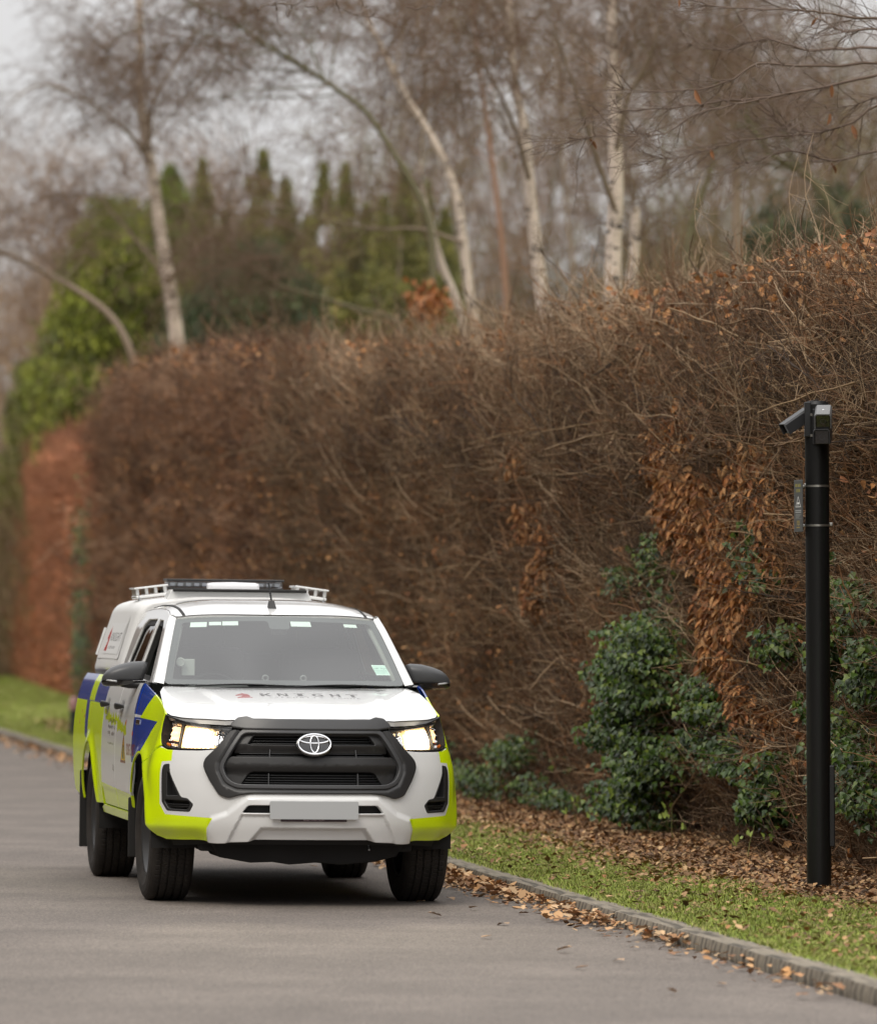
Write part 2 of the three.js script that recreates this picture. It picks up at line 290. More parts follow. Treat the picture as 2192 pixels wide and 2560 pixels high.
// one leaf blade lying in x-y, tip up y, folded and curled; size 1
function leafGeo(outline, fold, curl, cup = 0) {
  const rows = outline.length, pos = [], idx = [];
  outline.forEach(([y, w]) => { const z = curl * y * y; for (const k of [-1, 0, 1]) pos.push(k * w, y, z + (k ? fold * w : 0) + cup * Math.sin(y * 3)); });
  for (let i = 0; i + 1 < rows; i++) for (let j = 0; j < 2; j++) { const a = i * 3 + j; idx.push(a, a + 1, a + 3, a + 1, a + 4, a + 3); }
  const g = new THREE.BufferGeometry(); g.setAttribute('position', new THREE.Float32BufferAttribute(pos, 3)); g.setIndex(idx); g.computeVertexNormals(); return g;
}
const deadLeaves = [leafGeo([[0, 0.03], [0.25, 0.3], [0.55, 0.38], [0.8, 0.22], [1, 0.02]], 0.5, 0.35), leafGeo([[0, 0.04], [0.3, 0.36], [0.6, 0.3], [0.85, 0.16], [1, 0.02]], -0.6, 0.5, 0.1), leafGeo([[0, 0.03], [0.2, 0.34], [0.45, 0.26], [0.65, 0.4], [0.85, 0.14], [1, 0.03]], 0.3, -0.4, 0.15)];
const curledLeaf = leafGeo([[0, 0.03], [0.2, 0.15], [0.45, 0.19], [0.75, 0.13], [1, 0.02]], 1.1, 0.45, 0.12);
const ivyLeaves = [leafGeo([[0, 0.04], [0.12, 0.42], [0.3, 0.46], [0.5, 0.3], [0.75, 0.2], [1, 0.02]], 0.22, -0.15), leafGeo([[0, 0.05], [0.15, 0.3], [0.35, 0.5], [0.55, 0.26], [0.8, 0.16], [1, 0.01]], 0.3, -0.3)];
const leafM = std(0xffffff, 0.75), ivyM = phys(0xffffff, 0.36, { specularIntensity: 0.55 }), twigM = std(0xffffff, 0.85, { vertexColors: true });
const tone = (r, list, v = 0.25) => { const c = list[Math.floor(r() * list.length)], k = 1 + (r() - 0.5) * 2 * v; return lin(c[0] * k, c[1] * k, c[2] * k); };
const DEAD = [[0.38, 0.165, 0.05], [0.42, 0.2, 0.075], [0.3, 0.12, 0.04], [0.45, 0.24, 0.1], [0.25, 0.1, 0.04]];
const LITTER = [[0.29, 0.16, 0.07], [0.37, 0.22, 0.1], [0.2, 0.1, 0.045], [0.46, 0.3, 0.15], [0.13, 0.07, 0.036], [0.33, 0.16, 0.06], [0.24, 0.13, 0.06]];
const IVY = [[0.04, 0.072, 0.01], [0.055, 0.092, 0.012], [0.024, 0.045, 0.009], [0.1, 0.135, 0.02], [0.03, 0.056, 0.01]];
const flatLeaves = [leafGeo([[0, 0.03], [0.25, 0.3], [0.55, 0.38], [0.8, 0.22], [1, 0.02]], 0.22, 0.14), leafGeo([[0, 0.04], [0.15, 0.36], [0.35, 0.22], [0.55, 0.34], [0.85, 0.16], [1, 0.02]], 0.18, -0.18, 0.06), leafGeo([[0, 0.03], [0.2, 0.34], [0.45, 0.26], [0.65, 0.4], [0.85, 0.14], [1, 0.03]], 0.3, 0.25, 0.08)];

// ---------------------------------------------------------------- hedges
// a clipped hedge along the road; face(s) is its q, top(s) its height
function hedge(name, label, { s0, s1, face, top, depth, tufts, seed, dirSign = 1, core, pick = (r) => Math.floor(r() * tufts.length), step = 0.8 }) {
  const h = thing(name, label, 'hedge'), r = rng(seed), n = noise2(seed + 1);
  // inner mass of packed branches
  const rings = []; for (const s of range(s0 + 0.25, s1 - 0.25, 0.5)) {
    const prof = []; const T = top(s), f = face(s) + dirSign * 0.46, bk = f + dirSign * depth;
    const put = (q, y, k) => prof.push(R(s + 0.3 * (n(y * 3, s * 2 + k) - 0.5), q + 0.22 * (n(s * 2.4, y * 2.4 + k, 2) - 0.5), y));
    for (let i = 0; i <= 10; i++) put(f, lerp(0.0, T - 0.35, i / 10), 0);
    put(f + dirSign * 0.25, T - 0.2, 3); put(bk - dirSign * 0.25, T - 0.2, 4);
    for (let i = 0; i <= 3; i++) put(bk, lerp(T - 0.4, 0, i / 3), 9);
    rings.push(prof);
  }
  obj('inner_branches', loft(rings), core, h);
  const lists = tufts.map(() => []), ry = dirSign > 0 ? YAW - Math.PI / 2 : YAW + Math.PI / 2, put = (s, q, y, rx, turn, k) => { const p = R(s, q, y), z = 0.95 + 0.2 * r(); lists[k].push(M4(p.x, p.y, p.z, rx, ry + turn, (r() - 0.5) * 0.5, r() < 0.5 ? z : -z, z, z)); };
  for (let s = s0 + 0.3; s < s1; s += step) {
    const T = top(s), rows = Math.max(2, Math.round((T - 0.5) / step));
    for (let j = 0; j < rows; j++) { const ss = s + (r() - 0.5) * 0.3, y = lerp(0.45, T - 0.62, j / (rows - 1)) + (r() - 0.5) * 0.12; put(ss, face(ss) + dirSign * (0.06 + 0.12 * (n(ss * 1.7, y * 1.7, 2) - 0.3)), y, 0, (r() - 0.5) * 0.35, pick(r, s)); }
    put(s, face(s) + dirSign * 0.2, T - 0.36, -0.75, (r() - 0.5) * 0.5, pick(r, s));
    for (let q = 0.5; q < depth; q += 0.85) put(s + (r() - 0.5) * 0.4, face(s) + dirSign * (q + 0.2 * r()), T - 0.26 + 0.03 * (r() - 0.5), -1.5, (r() - 0.5) * 1.2, pick(r, s));
  }
  for (const [s, turn] of [[s0 + 0.1, 1], [s1 - 0.1, -1]]) for (let y = 0.4; y < top(s) - 0.3; y += step) for (let q = 0.3; q < depth; q += step) put(s, face(s) + dirSign * q, y, 0, turn * dirSign * Math.PI / 2 + (r() - 0.5) * 0.4, pick(r, s));
  lists.forEach((l, k) => l.length && copies('twigs', tufts[k], twigM, l, h));
  return h;
}
const TW = [[0.19, 0.112, 0.055], [0.17, 0.086, 0.04], [0.33, 0.225, 0.13], [0.1, 0.06, 0.032], [0.22, 0.115, 0.054], [0.06, 0.036, 0.022], [0.2, 0.1, 0.046], [0.4, 0.285, 0.18], [0.08, 0.05, 0.03]];
const TWR = TW.map(([a, b, c]) => [a * 1.12, b * 0.98, c * 0.98]);
const nearTufts = [101, 102, 103, 104, 105, 106].map((s) => hedgePatch(s, 19, 12, 0.0038, 0.5, TW)), farTufts = [111, 112, 113].map((s) => hedgePatch(s, 17, 10, 0.0045, 0.42, TWR));
const hFace = (s) => 2.12 - 0.02 * clamp(s, 0, 25), hTop0 = spline([[-12, 4.0], [-2, 4.05], [3, 4.08], [7.5, 4.1], [10, 4.08], [13, 4.15], [17, 4.3], [24, 4.58], [32, 4.98], [40, 5.12], [46, 5.2], [50, 5.25]]), hn = noise2(71);
const hTop = (s) => hTop0(s) - 0.22 + 0.18 * (hn(s * 0.9, 3.3, 2) - 0.5);
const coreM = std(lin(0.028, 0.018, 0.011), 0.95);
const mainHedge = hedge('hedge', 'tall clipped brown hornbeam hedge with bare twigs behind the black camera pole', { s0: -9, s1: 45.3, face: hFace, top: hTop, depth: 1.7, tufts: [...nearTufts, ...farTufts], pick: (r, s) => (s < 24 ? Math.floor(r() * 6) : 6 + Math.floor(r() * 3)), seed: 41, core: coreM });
{ // thin remnants of last year's leaves all over it
  const r = rng(88), n = noise2(89), li = deadLeaves.map(() => []), co = deadLeaves.map(() => []);
  for (let i = 0; i < 40000; i++) {
    const s = -6 + 51 * Math.pow(r(), 1.1), T = hTop(s), y = 0.2 + r() * (T + 0.0), up = sstep(T - 0.55, T - 0.05, y), d = 0.1 + 0.4 * sstep(10, 20, s) + 2.2 * up * sstep(8, 1, s) + 0.5 * sstep(0.55, 0.75, n(s * 0.6, y * 0.9, 2)) + 0.3 * up;
    if (r() > d * 0.5) continue;
    const k = Math.floor(r() * 3), p = R(s, hFace(s) + up * 0.25 * r() - 0.02 + 0.12 * (r() - 0.6), y + 0.04 * up), z = 0.035 + 0.03 * r();
    li[k].push(M4(p.x, p.y, p.z, r() * 3 - 1.5, r() * 6.3, r() * 3 + 1.6, z)); co[k].push(tone(r, DEAD, 0.35));
  }
  li.forEach((l, k) => copies('dead_leaves', deadLeaves[k], leafM, l, mainHedge, co[k]));
}
const redTw = [[0.34, 0.14, 0.07], [0.4, 0.18, 0.09], [0.26, 0.1, 0.05]];
const redHedge = hedge('hedge', 'rust red beech hedge still in leaf beyond the brown hedge', { s0: 60, s1: 106, face: (s) => lerp(2.9, 4.5, (s - 60) / 40), top: (s) => lerp(4.7, 5.5, (s - 60) / 40) + 0.3 * (hn(s * 0.5, 9, 2) - 0.5), depth: 2.2, tufts: [114, 115].map((k) => hedgePatch(k, 12, 8, 0.0075, 0.5, redTw)), seed: 51, core: std(lin(0.1, 0.045, 0.03), 0.95) });
{
  const r = rng(90), li = [], co = [], n = noise2(91);
  for (let i = 0; i < 26000; i++) { const s = 60 + 46 * r(), f = lerp(2.9, 4.5, (s - 60) / 40), T = lerp(4.7, 5.5, (s - 60) / 40), y = 0.1 + r() * T * 0.98, p = r() < 0.06 ? R(60 - 0.1 * r(), f + 2.2 * r(), y) : R(s, f - 0.05 + 0.35 * (r() - 0.5) + 0.2 * n(s, y), y); if (r() < 0.25 * sstep(0.4, 0.7, y / T)) continue; li.push(M4(p.x, p.y, p.z, r() * 6, r() * 6, r() * 6, 0.09 + 0.05 * r())); co.push(tone(r, [[0.55, 0.2, 0.085], [0.45, 0.15, 0.065], [0.62, 0.26, 0.13], [0.3, 0.1, 0.05]], 0.3)); }
  copies('dead_leaves', deadLeaves[0], leafM, li, redHedge, co);
}
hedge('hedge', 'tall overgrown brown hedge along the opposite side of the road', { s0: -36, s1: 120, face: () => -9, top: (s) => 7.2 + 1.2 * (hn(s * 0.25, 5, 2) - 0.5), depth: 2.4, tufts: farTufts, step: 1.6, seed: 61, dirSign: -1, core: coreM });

// brown leaves that still hang on the hedge in drifts
function drape(label, spots, seed, count, group) {
  const t = thing('dead_leaf_cluster', label, 'dead leaves', group), r = rng(seed), li = [], co = [], stem = new Twigs();
  const total = spots.reduce((a, b) => a + b[4], 0);
  for (const [s, y, ws, hy, w] of spots) {
    for (let k = 0; k < 3 + w * 6; k++) { const q = R(s + (r() - 0.5) * ws * 1.6, hFace(s) - 0.06, y + hy * (r() - 0.2)); stem.add(wander(r, q, V((r() - 0.5), -0.5 + r() * 0.6, (r() - 0.5)), 0.5, 6, 0.4), 0.004, 0.002); }
    for (let i = 0; i < count * w / total; i++) {
      const g = (r() + r() + r()) / 1.5 - 1, p = R(s + g * ws, hFace(s) - 0.16 + 0.2 * r(), y + ((r() + r()) - 1) * hy);
      const z = 0.05 + 0.035 * r(); li.push(M4(p.x, p.y, p.z, (r() - 0.5) * 0.9, r() * 6.3, Math.PI + (r() - 0.5) * 1.1, z * 1.15, z, z * 1.15)); co.push(tone(r, DEAD, 0.3));
    }
  }
  obj('stems', stem.geo(), std(lin(0.13, 0.08, 0.05), 0.85), t).userData.kind = 'stuff';
  copies('hanging_leaves', curledLeaf, leafM, li, t, co);
  return t;
}
drape('long drift of orange brown dead leaves hanging down the hedge left of the pole', [[2.5, 3.05, 0.5, 0.25, 0.5], [3.3, 2.85, 0.4, 0.3, 0.6], [2.9, 2.5, 0.5, 0.35, 1.0], [2.1, 2.35, 0.75, 0.35, 1.4], [1.3, 2.05, 0.8, 0.35, 1.6], [0.7, 1.85, 0.75, 0.35, 1.6], [1.4, 1.55, 0.65, 0.35, 1.4], [1.0, 1.3, 0.4, 0.3, 0.9], [-0.2, 2.2, 0.6, 0.4, 0.5], [0.6, 2.6, 0.7, 0.3, 0.4]], 201, 9500);
drape('low patch of brown dead leaves among the ivy beside the pole', [[0.5, 1.1, 0.3, 0.16, 0.8], [-0.3, 0.95, 0.35, 0.16, 0.8], [0.1, 0.75, 0.25, 0.14, 0.5]], 202, 1500);
drape('small brown leaf cluster hanging in the middle of the hedge', [[8.6, 2.45, 0.3, 0.18, 0.5], [7.7, 2.2, 0.35, 0.25, 1.0], [8.3, 1.9, 0.3, 0.25, 0.8], [9.0, 2.95, 0.25, 0.15, 0.3]], 203, 1300);

// ivy climbing the foot of the hedge
function ivy(label, spots, seed, count, out = 0.12) {
  const t = thing('ivy', label, 'ivy', 'ivy on the hedge'), r = rng(seed), li = [[], []], co = [[], []], stem = new Twigs(), n = noise2(seed); let total = 0;
  const split = spots.flatMap(([s, y, ws, hy]) => Array.from({ length: 12 }, () => [s + (r() + r() - 1) * ws * 1.1, Math.max(0.2, y + (r() + r() - 1) * hy * 1.15), ws * (0.18 + 0.35 * r()), hy * (0.25 + 0.45 * r())]));
  total = split.reduce((a, b) => a + b[2] * b[3], 0);
  for (const [s, y, ws, hy] of split) {
    for (let k = 0; k < 2; k++) stem.add(wander(r, R(s + (r() - 0.5) * ws, hFace(s) + 0.05, Math.max(0.15, y - hy)), V((r() - 0.5), 1, (r() - 0.5) * 0.3), hy * 1.8, 8, 0.5), 0.006, 0.003);
    for (let i = 0; i < count * ws * hy / total; i++) {
      const a = r() * 6.283, u = Math.pow(r(), 0.6) * (r() < 0.15 ? 1.35 : 1), p0 = [s + Math.cos(a) * u * ws, y + Math.sin(a) * u * hy], bulge = out * Math.max(0, 1 - u * u) * (0.4 + 0.9 * n(s + Math.cos(a) * u * 2.5, y * 2 + Math.sin(a) * u * 2.5, 2));
      if (n(p0[0] * 2.6, p0[1] * 4.2, 2) < 0.4 || p0[1] < 0.12) continue;
      const p = R(p0[0], hFace(p0[0]) - bulge - 0.12 + 0.22 * (r() - 0.3), p0[1]), z = 0.03 + 0.026 * r(), k = r() < 0.5 ? 0 : 1;
      li[k].push(M4(p.x, p.y, p.z, -0.35 - r() * 0.7, YAW - Math.PI / 2 + 0.9 + (r() - 0.5) * 2.0, Math.PI + (r() - 0.5) * 1.6, z)); co[k].push(tone(r, IVY, 0.35));
    }
  }
  obj('stems', stem.geo(), std(lin(0.1, 0.08, 0.05), 0.85), t).userData.kind = 'stuff'; li.forEach((l, k) => copies('leaves', ivyLeaves[k], ivyM, l, t, co[k])); return t;
}
ivy('dense glossy ivy bush bulging from the hedge left of the pole', [[3.3, 1.32, 0.7, 0.28], [3.6, 1.0, 0.65, 0.4], [3.4, 0.6, 0.75, 0.35], [2.5, 0.95, 0.55, 0.35], [2.6, 1.4, 0.5, 0.2]], 301, 12000, 0.45);
ivy('dark ivy spread at the foot of the hedge just left of the pole', [[1.3, 1.0, 0.6, 0.25], [0.6, 0.75, 0.5, 0.15], [-0.5, 0.5, 0.5, 0.3], [-0.9, 1.45, 0.2, 0.15]], 302, 5200, 0.2);
ivy('ivy on the hedge to the right of the pole', [[-2.6, 1.2, 0.5, 0.4], [-3.0, 0.75, 0.6, 0.35], [-3.4, 1.5, 0.5, 0.3], [-2.4, 1.75, 0.35, 0.25]], 303, 5200, 0.16);
ivy('thin dark ivy high behind the hanging brown leaves', [[4.6, 2.0, 0.7, 0.15], [3.6, 2.1, 0.5, 0.2], [0.2, 2.1, 0.7, 0.25]], 304, 1300, 0.02);
ivy('sparse low ivy and bramble along the hedge foot near the truck', [[8.8, 0.45, 1.4, 0.22], [10.8, 0.3, 1.0, 0.16], [6.6, 0.4, 1.2, 0.2], [12.6, 0.4, 1.2, 0.18]], 305, 3600, 0.2);
{ const t = ivy('dark ivy column at the far end of the brown hedge', [[47.0, 2.2, 1.1, 1.4], [47.2, 0.9, 0.8, 0.8]], 306, 3500, 0.1); t.scale.set(1, 1, 1); }
{ // yellow green seedlings at the foot
  const spots = [[4.6, 1.75], [3.6, 1.72], [1.9, 1.8], [-0.9, 1.75], [5.2, 1.7]], r = rng(55), lg = leafGeo([[0, 0.04], [0.25, 0.3], [0.5, 0.34], [0.8, 0.2], [1, 0.02]], 0.2, -0.3), m = std(lin(0.22, 0.28, 0.05), 0.6);
  spots.forEach(([s, q], i) => { const t = thing('seedling', ['yellow green seedling below the dense ivy bush', 'pale seedling pair of leaves at the edge of the leaf litter', 'bright green seedling beneath the brown leaf drift', 'lime seedling standing close to the pole', 'small yellowing seedling by the low brambles'][i], 'seedling', 'seedlings at the hedge foot'), tw = new Twigs(), b = R(s, q, vergeY(s, q)); tw.add(wander(r, b, V((r() - 0.5), 1.4, (r() - 0.5)), 0.24, 4, 0.3), 0.004, 0.002); obj('stem', tw.geo(), std(lin(0.2, 0.2, 0.06), 0.8), t).userData.kind = 'stuff';
    for (let k = 0; k < 9; k++) { const o = obj('leaf', lg, m, t); o.position.set(b.x + (r() - 0.5) * 0.22, b.y + 0.08 + 0.16 * r(), b.z + (r() - 0.5) * 0.2); o.rotation.set(-0.9 + r() * 0.8, r() * 6.3, (r() - 0.5)); o.scale.setScalar(0.035 + 0.025 * r()); } });
}

// ---------------------------------------------------------------- grass and fallen leaves
{
  const r = rng(17), tuft = (seed, n) => { const q = rng(seed), pos = [], idx = [], nor = []; for (let i = 0; i < n; i++) { const a = q() * 6.28, x = (q() - 0.5) * 0.07, z = (q() - 0.5) * 0.07, h = 0.014 + 0.02 * q(), w = 0.0014 + 0.001 * q(), lx = (q() - 0.5) * 0.035, lz = (q() - 0.5) * 0.035, b = pos.length / 3, c = Math.cos(a) * w, s = Math.sin(a) * w; pos.push(x - c, 0, z - s, x + c, 0, z + s, x - c * 0.8 + lx * 0.4, h * 0.6, z - s * 0.8 + lz * 0.4, x + c * 0.8 + lx * 0.4, h * 0.6, z + s * 0.8 + lz * 0.4, x + lx, h, z + lz); for (let k = 0; k < 5; k++) nor.push(-Math.sin(a) * 0.5, 0.8, Math.cos(a) * 0.5); idx.push(b, b + 1, b + 3, b, b + 3, b + 2, b + 2, b + 3, b + 4); } const g = new THREE.BufferGeometry(); g.setAttribute('position', new THREE.Float32BufferAttribute(pos, 3)); g.setAttribute('normal', new THREE.Float32BufferAttribute(nor, 3)); g.setIndex(idx); return g; };
  const tg = [tuft(1, 16), tuft(2, 16), tuft(3, 14)], li = [[], [], []], co = [[], [], []], n = noise2(18), GR = [[0.26, 0.33, 0.045], [0.33, 0.4, 0.06], [0.18, 0.25, 0.04], [0.4, 0.42, 0.11], [0.3, 0.26, 0.1]];
  const put = (s, q, sc) => { const k = Math.floor(r() * 3), p = R(s, q, vergeY(s, q) - 0.004); li[k].push(M4(p.x, p.y, p.z, 0, r() * 6.3, 0, sc, sc * (0.6 + 0.7 * n(s * 3, q * 3)), sc)); co[k].push(tone(r, GR, 0.25)); };
  const edge = (s) => 0.95 + 0.4 * sstep(-3, -7, s) + 0.25 * (n(s * 1.3, 4.4, 2) - 0.5);
  for (let i = 0; i < 90000; i++) { const s = -14 + 36 * r(), q = 0.13 + 1.75 * r(); if (r() < sstep(edge(s) + 0.35, edge(s) - 0.25, q) * (0.45 + 0.9 * sstep(0.3, 0.6, n(s * 2.2, q * 2.2 + 9, 2)))) put(s, q, 0.9 + 0.3 * r()); }
  for (let i = 0; i < 9000; i++) { const s = 22 + 26 * r(), q = 0.13 + 1.2 * r(); put(s, q, 1.4); }
  for (let i = 0; i < 26000; i++) { const s = 44 + 70 * r(), q = 0.13 + 4.6 * r(); put(s, q, 2.0); }
  const g = new THREE.Group(); g.name = 'verge_grass'; scene.add(g); tag(g, 'short green grass growing along the kerb', 'grass', null, 'stuff');
  const gM = std(0xffffff, 0.7); li.forEach((l, k) => copies('grass_tufts', tg[k], gM, l, g, co[k]));
  // litter
  const lf = [[], [], []], lc = [[], [], []];
  const GUTTER = [[0.46, 0.27, 0.13], [0.38, 0.2, 0.09], [0.54, 0.36, 0.2], [0.28, 0.14, 0.065], [0.5, 0.26, 0.1]], drop = (s, q, y, sc, flat = 0.5, tints = LITTER) => { const k = Math.floor(r() * 3), p = R(s, q, y + 0.01 + 0.015 * r()), t = sc * (0.5 + 0.9 * r() * r()); lf[k].push(M4(p.x, p.y, p.z, -Math.PI / 2 + (r() - 0.5) * flat * 2, r() * 6.3, (r() - 0.5) * flat * 2, t)); lc[k].push(tone(r, tints, 0.35)); };
  for (let i = 0; i < 80000; i++) { const s = -14 + 30 * r(), q = 0.6 + 1.9 * r(); if (r() < sstep(edge(s) - 0.35, edge(s) + 0.35, q) * (0.5 + 0.7 * n(s * 2, q * 2, 2))) drop(s, q, vergeY(s, q), 0.042, 0.6); }
  for (let i = 0; i < 12000; i++) { const s = 14 + 34 * Math.pow(r(), 1.3), q = 0.4 + 1.6 * r(); if (r() < sstep(0.5, 1.1, q)) drop(s, q, vergeY(s, q), 0.085, 0.6); }
  for (let i = 0; i < 4200; i++) { const s = -16 + 34 * r(), q = 0.15 + 1.1 * r(); drop(s, q, vergeY(s, q) + 0.01, 0.045, 0.5); }
  const pile = (s) => sstep(-8.5, -5, s) * (0.15 + 1.0 * sstep(0.42, 0.7, n(s * 0.9, 7.7, 2)) + 0.8 * sstep(-4.5, -1, s)) * (s > 6 ? 0.7 : 1);
  for (let i = 0; i < 9000; i++) { const s = -12 + 30 * r(), u = r() * r(); if (r() < pile(s) + 0.06) drop(s, -0.02 - 0.34 * u, roadY(0) + 0.035 * (1 - u) * r(), 0.068, 0.5, GUTTER); }
  for (let i = 0; i < 1600; i++) { const s = 18 + 70 * r(), u = r() * r(); drop(s, -0.03 - 0.5 * u, roadY(0), 0.09, 0.5, GUTTER); }
  const t = new THREE.Group(); t.name = 'leaf_litter'; scene.add(t); tag(t, 'brown fallen leaves strewn under the hedge and along the kerb', 'leaf litter', null, 'stuff');
  lf.forEach((l, k) => copies('fallen_leaves', flatLeaves[k], leafM, l, t, lc[k]));
  // single leaves lying out on the road
  const spots = [[-9.8, -0.9], [-9.2, -0.55], [-8.4, -0.75], [-7.2, -0.95], [-5.9, -0.6], [-5.1, -0.85], [-4.2, -0.55], [-3.4, -0.7], [-2.2, -0.6], [1.2, -0.75], [16, -3.2], [-11.6, -0.75], [-11.0, -0.4], [-3.0, -0.5]];
  spots.forEach(([s, q], i) => { const m = obj('fallen_leaf', flatLeaves[i % 3], std(tone(r, [[0.4, 0.25, 0.14], [0.3, 0.17, 0.09], [0.45, 0.3, 0.19]], 0.25), 0.75)), p = R(s, q, roadY(q) + 0.012); m.position.copy(p); m.rotation.set(-Math.PI / 2 + (r() - 0.5) * 0.25, 0, r() * 6.3); m.scale.setScalar(0.055 + 0.03 * r()); tag(m, 'single brown fallen leaf lying out on the asphalt', 'leaf', 'single leaves on the road'); });
}
// ---------------------------------------------------------------- trees
const birchTex = (() => { const n = noise2(61), m = noise2(62); return pixels(256, 512, (i, j) => { const band = sstep(0.62, 0.72, n(i * 0.012, j * 0.11, 3)), dirt = m(i * 0.04, j * 0.02, 3), k = 0.84 + 0.2 * (m(i * 0.1, j * 0.3, 2) - 0.5); return [lerp(k, 0.2, band) * lerp(1.0, 0.85, dirt), lerp(k * 0.94, 0.17, band) * lerp(0.98, 0.82, dirt), lerp(k * 0.87, 0.15, band) * lerp(0.98, 0.8, dirt)]; }); })();
const birchBark = std(0xffffff, 0.8, { map: rep(birchTex, 1, 0.25) });
const mossBark = std(lin(0.13, 0.115, 0.06), 0.9), greyBark = std(lin(0.24, 0.18, 0.13), 0.9), redBark = std(lin(0.3, 0.17, 0.11), 0.85), birchTwig = std(lin(0.16, 0.1, 0.065), 0.9), overBark = std(lin(0.14, 0.095, 0.07), 0.8);
const veilGeo = [1, 2].map((k) => { const r = rng(800 + k), t = new Twigs(); for (let i = 0; i < 11; i++) { const p = wander(r, V((r() - 0.5) * 0.5, (r() - 0.5) * 0.5, (r() - 0.5) * 0.5), V((r() - 0.5) * 1.6, 0.3 - 0.5 * r(), (r() - 0.5) * 1.6), 0.9 + 0.5 * r(), 6, 0.3, V(0, -0.12, 0)); t.add(p, 0.005, 0.0025); for (let j = 0; j < 3; j++) t.add(wander(r, p[1 + Math.floor(r() * 5)], V((r() - 0.5) * 1.4, -0.3, (r() - 0.5) * 1.4), 0.45, 4, 0.3, V(0, -0.1, 0)), 0.003, 0.002); } return t.geo(); });
const V3 = (a) => V(...a), soft = (pts, n) => new THREE.CatmullRomCurve3(pts).getPoints(n);
// a tree whose stem and chosen limbs follow given lines; finer branches and twigs grow from them
function tree(name, label, spec, bark, twig, seed, { limbs = 16, spread = 1.6, droop = -0.05, fine = 12, group, thick = 1, from = 0.45, veil = 16 } = {}) {
  const t = thing(name, label, 'tree', group), r = rng(seed), foot = V3(spec.t[0]); foot.y = 0.05; foot.x += (r() - 0.5) * 0.3;
  const line = soft([foot, ...spec.t.map(V3)], 40), st = new Twigs(); st.add(line, spec.r[0] * 1.25, spec.r[1], 8); obj('trunk', st.geo(), bark, t);
  const br = new Twigs(), tw = new Twigs(); br.tips = [];
  const sprout = (pts, r0, n, len, lvl) => { for (let i = 0; i < n; i++) { const k = Math.floor((0.2 + 0.8 * r()) * (pts.length - 2)) + 1, o = pts[Math.min(k, pts.length - 1)], along = pts[Math.min(k, pts.length - 1)].clone().sub(pts[k - 1]).normalize(), d = rv(r).normalize().multiplyScalar(0.9).add(along.multiplyScalar(0.7)).add(V(0, 0.25, 0)), w = wander(r, o, d, len * (0.5 + 0.8 * r()), 7, 0.3, V(0, droop * (lvl > 1 ? 2 : 0.4), 0)); if (lvl < 3) br.tips.push(w[3], w[5], w[7]); (lvl > 1 ? tw : br).add(w, r0 * 0.6, r0 * 0.25, lvl > 1 ? 3 : 4); if (lvl < 3) sprout(w, r0 * 0.5, lvl === 1 ? fine : Math.ceil(fine * 0.45), len * 0.45, lvl + 1); } };
  for (const l of spec.l) { const p = soft(l.map(V3), 20); br.add(p, spec.r[0] * 0.42, spec.r[1] * 0.25, 5); sprout(p, 0.016 * thick, 5, spread * 0.7, 1); }
  sprout(line.slice(Math.floor(41 * from)), 0.02 * thick, limbs, spread, 1);
  const crown = new THREE.Group(); crown.name = 'crown'; t.add(crown);
  if (veil) { const li = [[], []], tips = [...br.tips]; for (let i = 0; i < veil; i++) { const p = tips[Math.floor(r() * tips.length)]; li[i % 2].push(M4(p.x + (r() - 0.5) * 0.7, p.y + (r() - 0.5) * 0.5, p.z + (r() - 0.5) * 0.7, (r() - 0.5) * 0.5, r() * 6.3, (r() - 0.5) * 0.5, 0.7 + 0.7 * r())); } li.forEach((l, k) => copies('hanging_twigs', veilGeo[k], twig, l, crown)); }
  obj('branches', br.geo(), bark === birchBark ? greyBark : bark, crown).userData.kind = 'stuff'; obj('twigs', tw.geo(), twig, crown).userData.kind = 'stuff';
  return t;
}
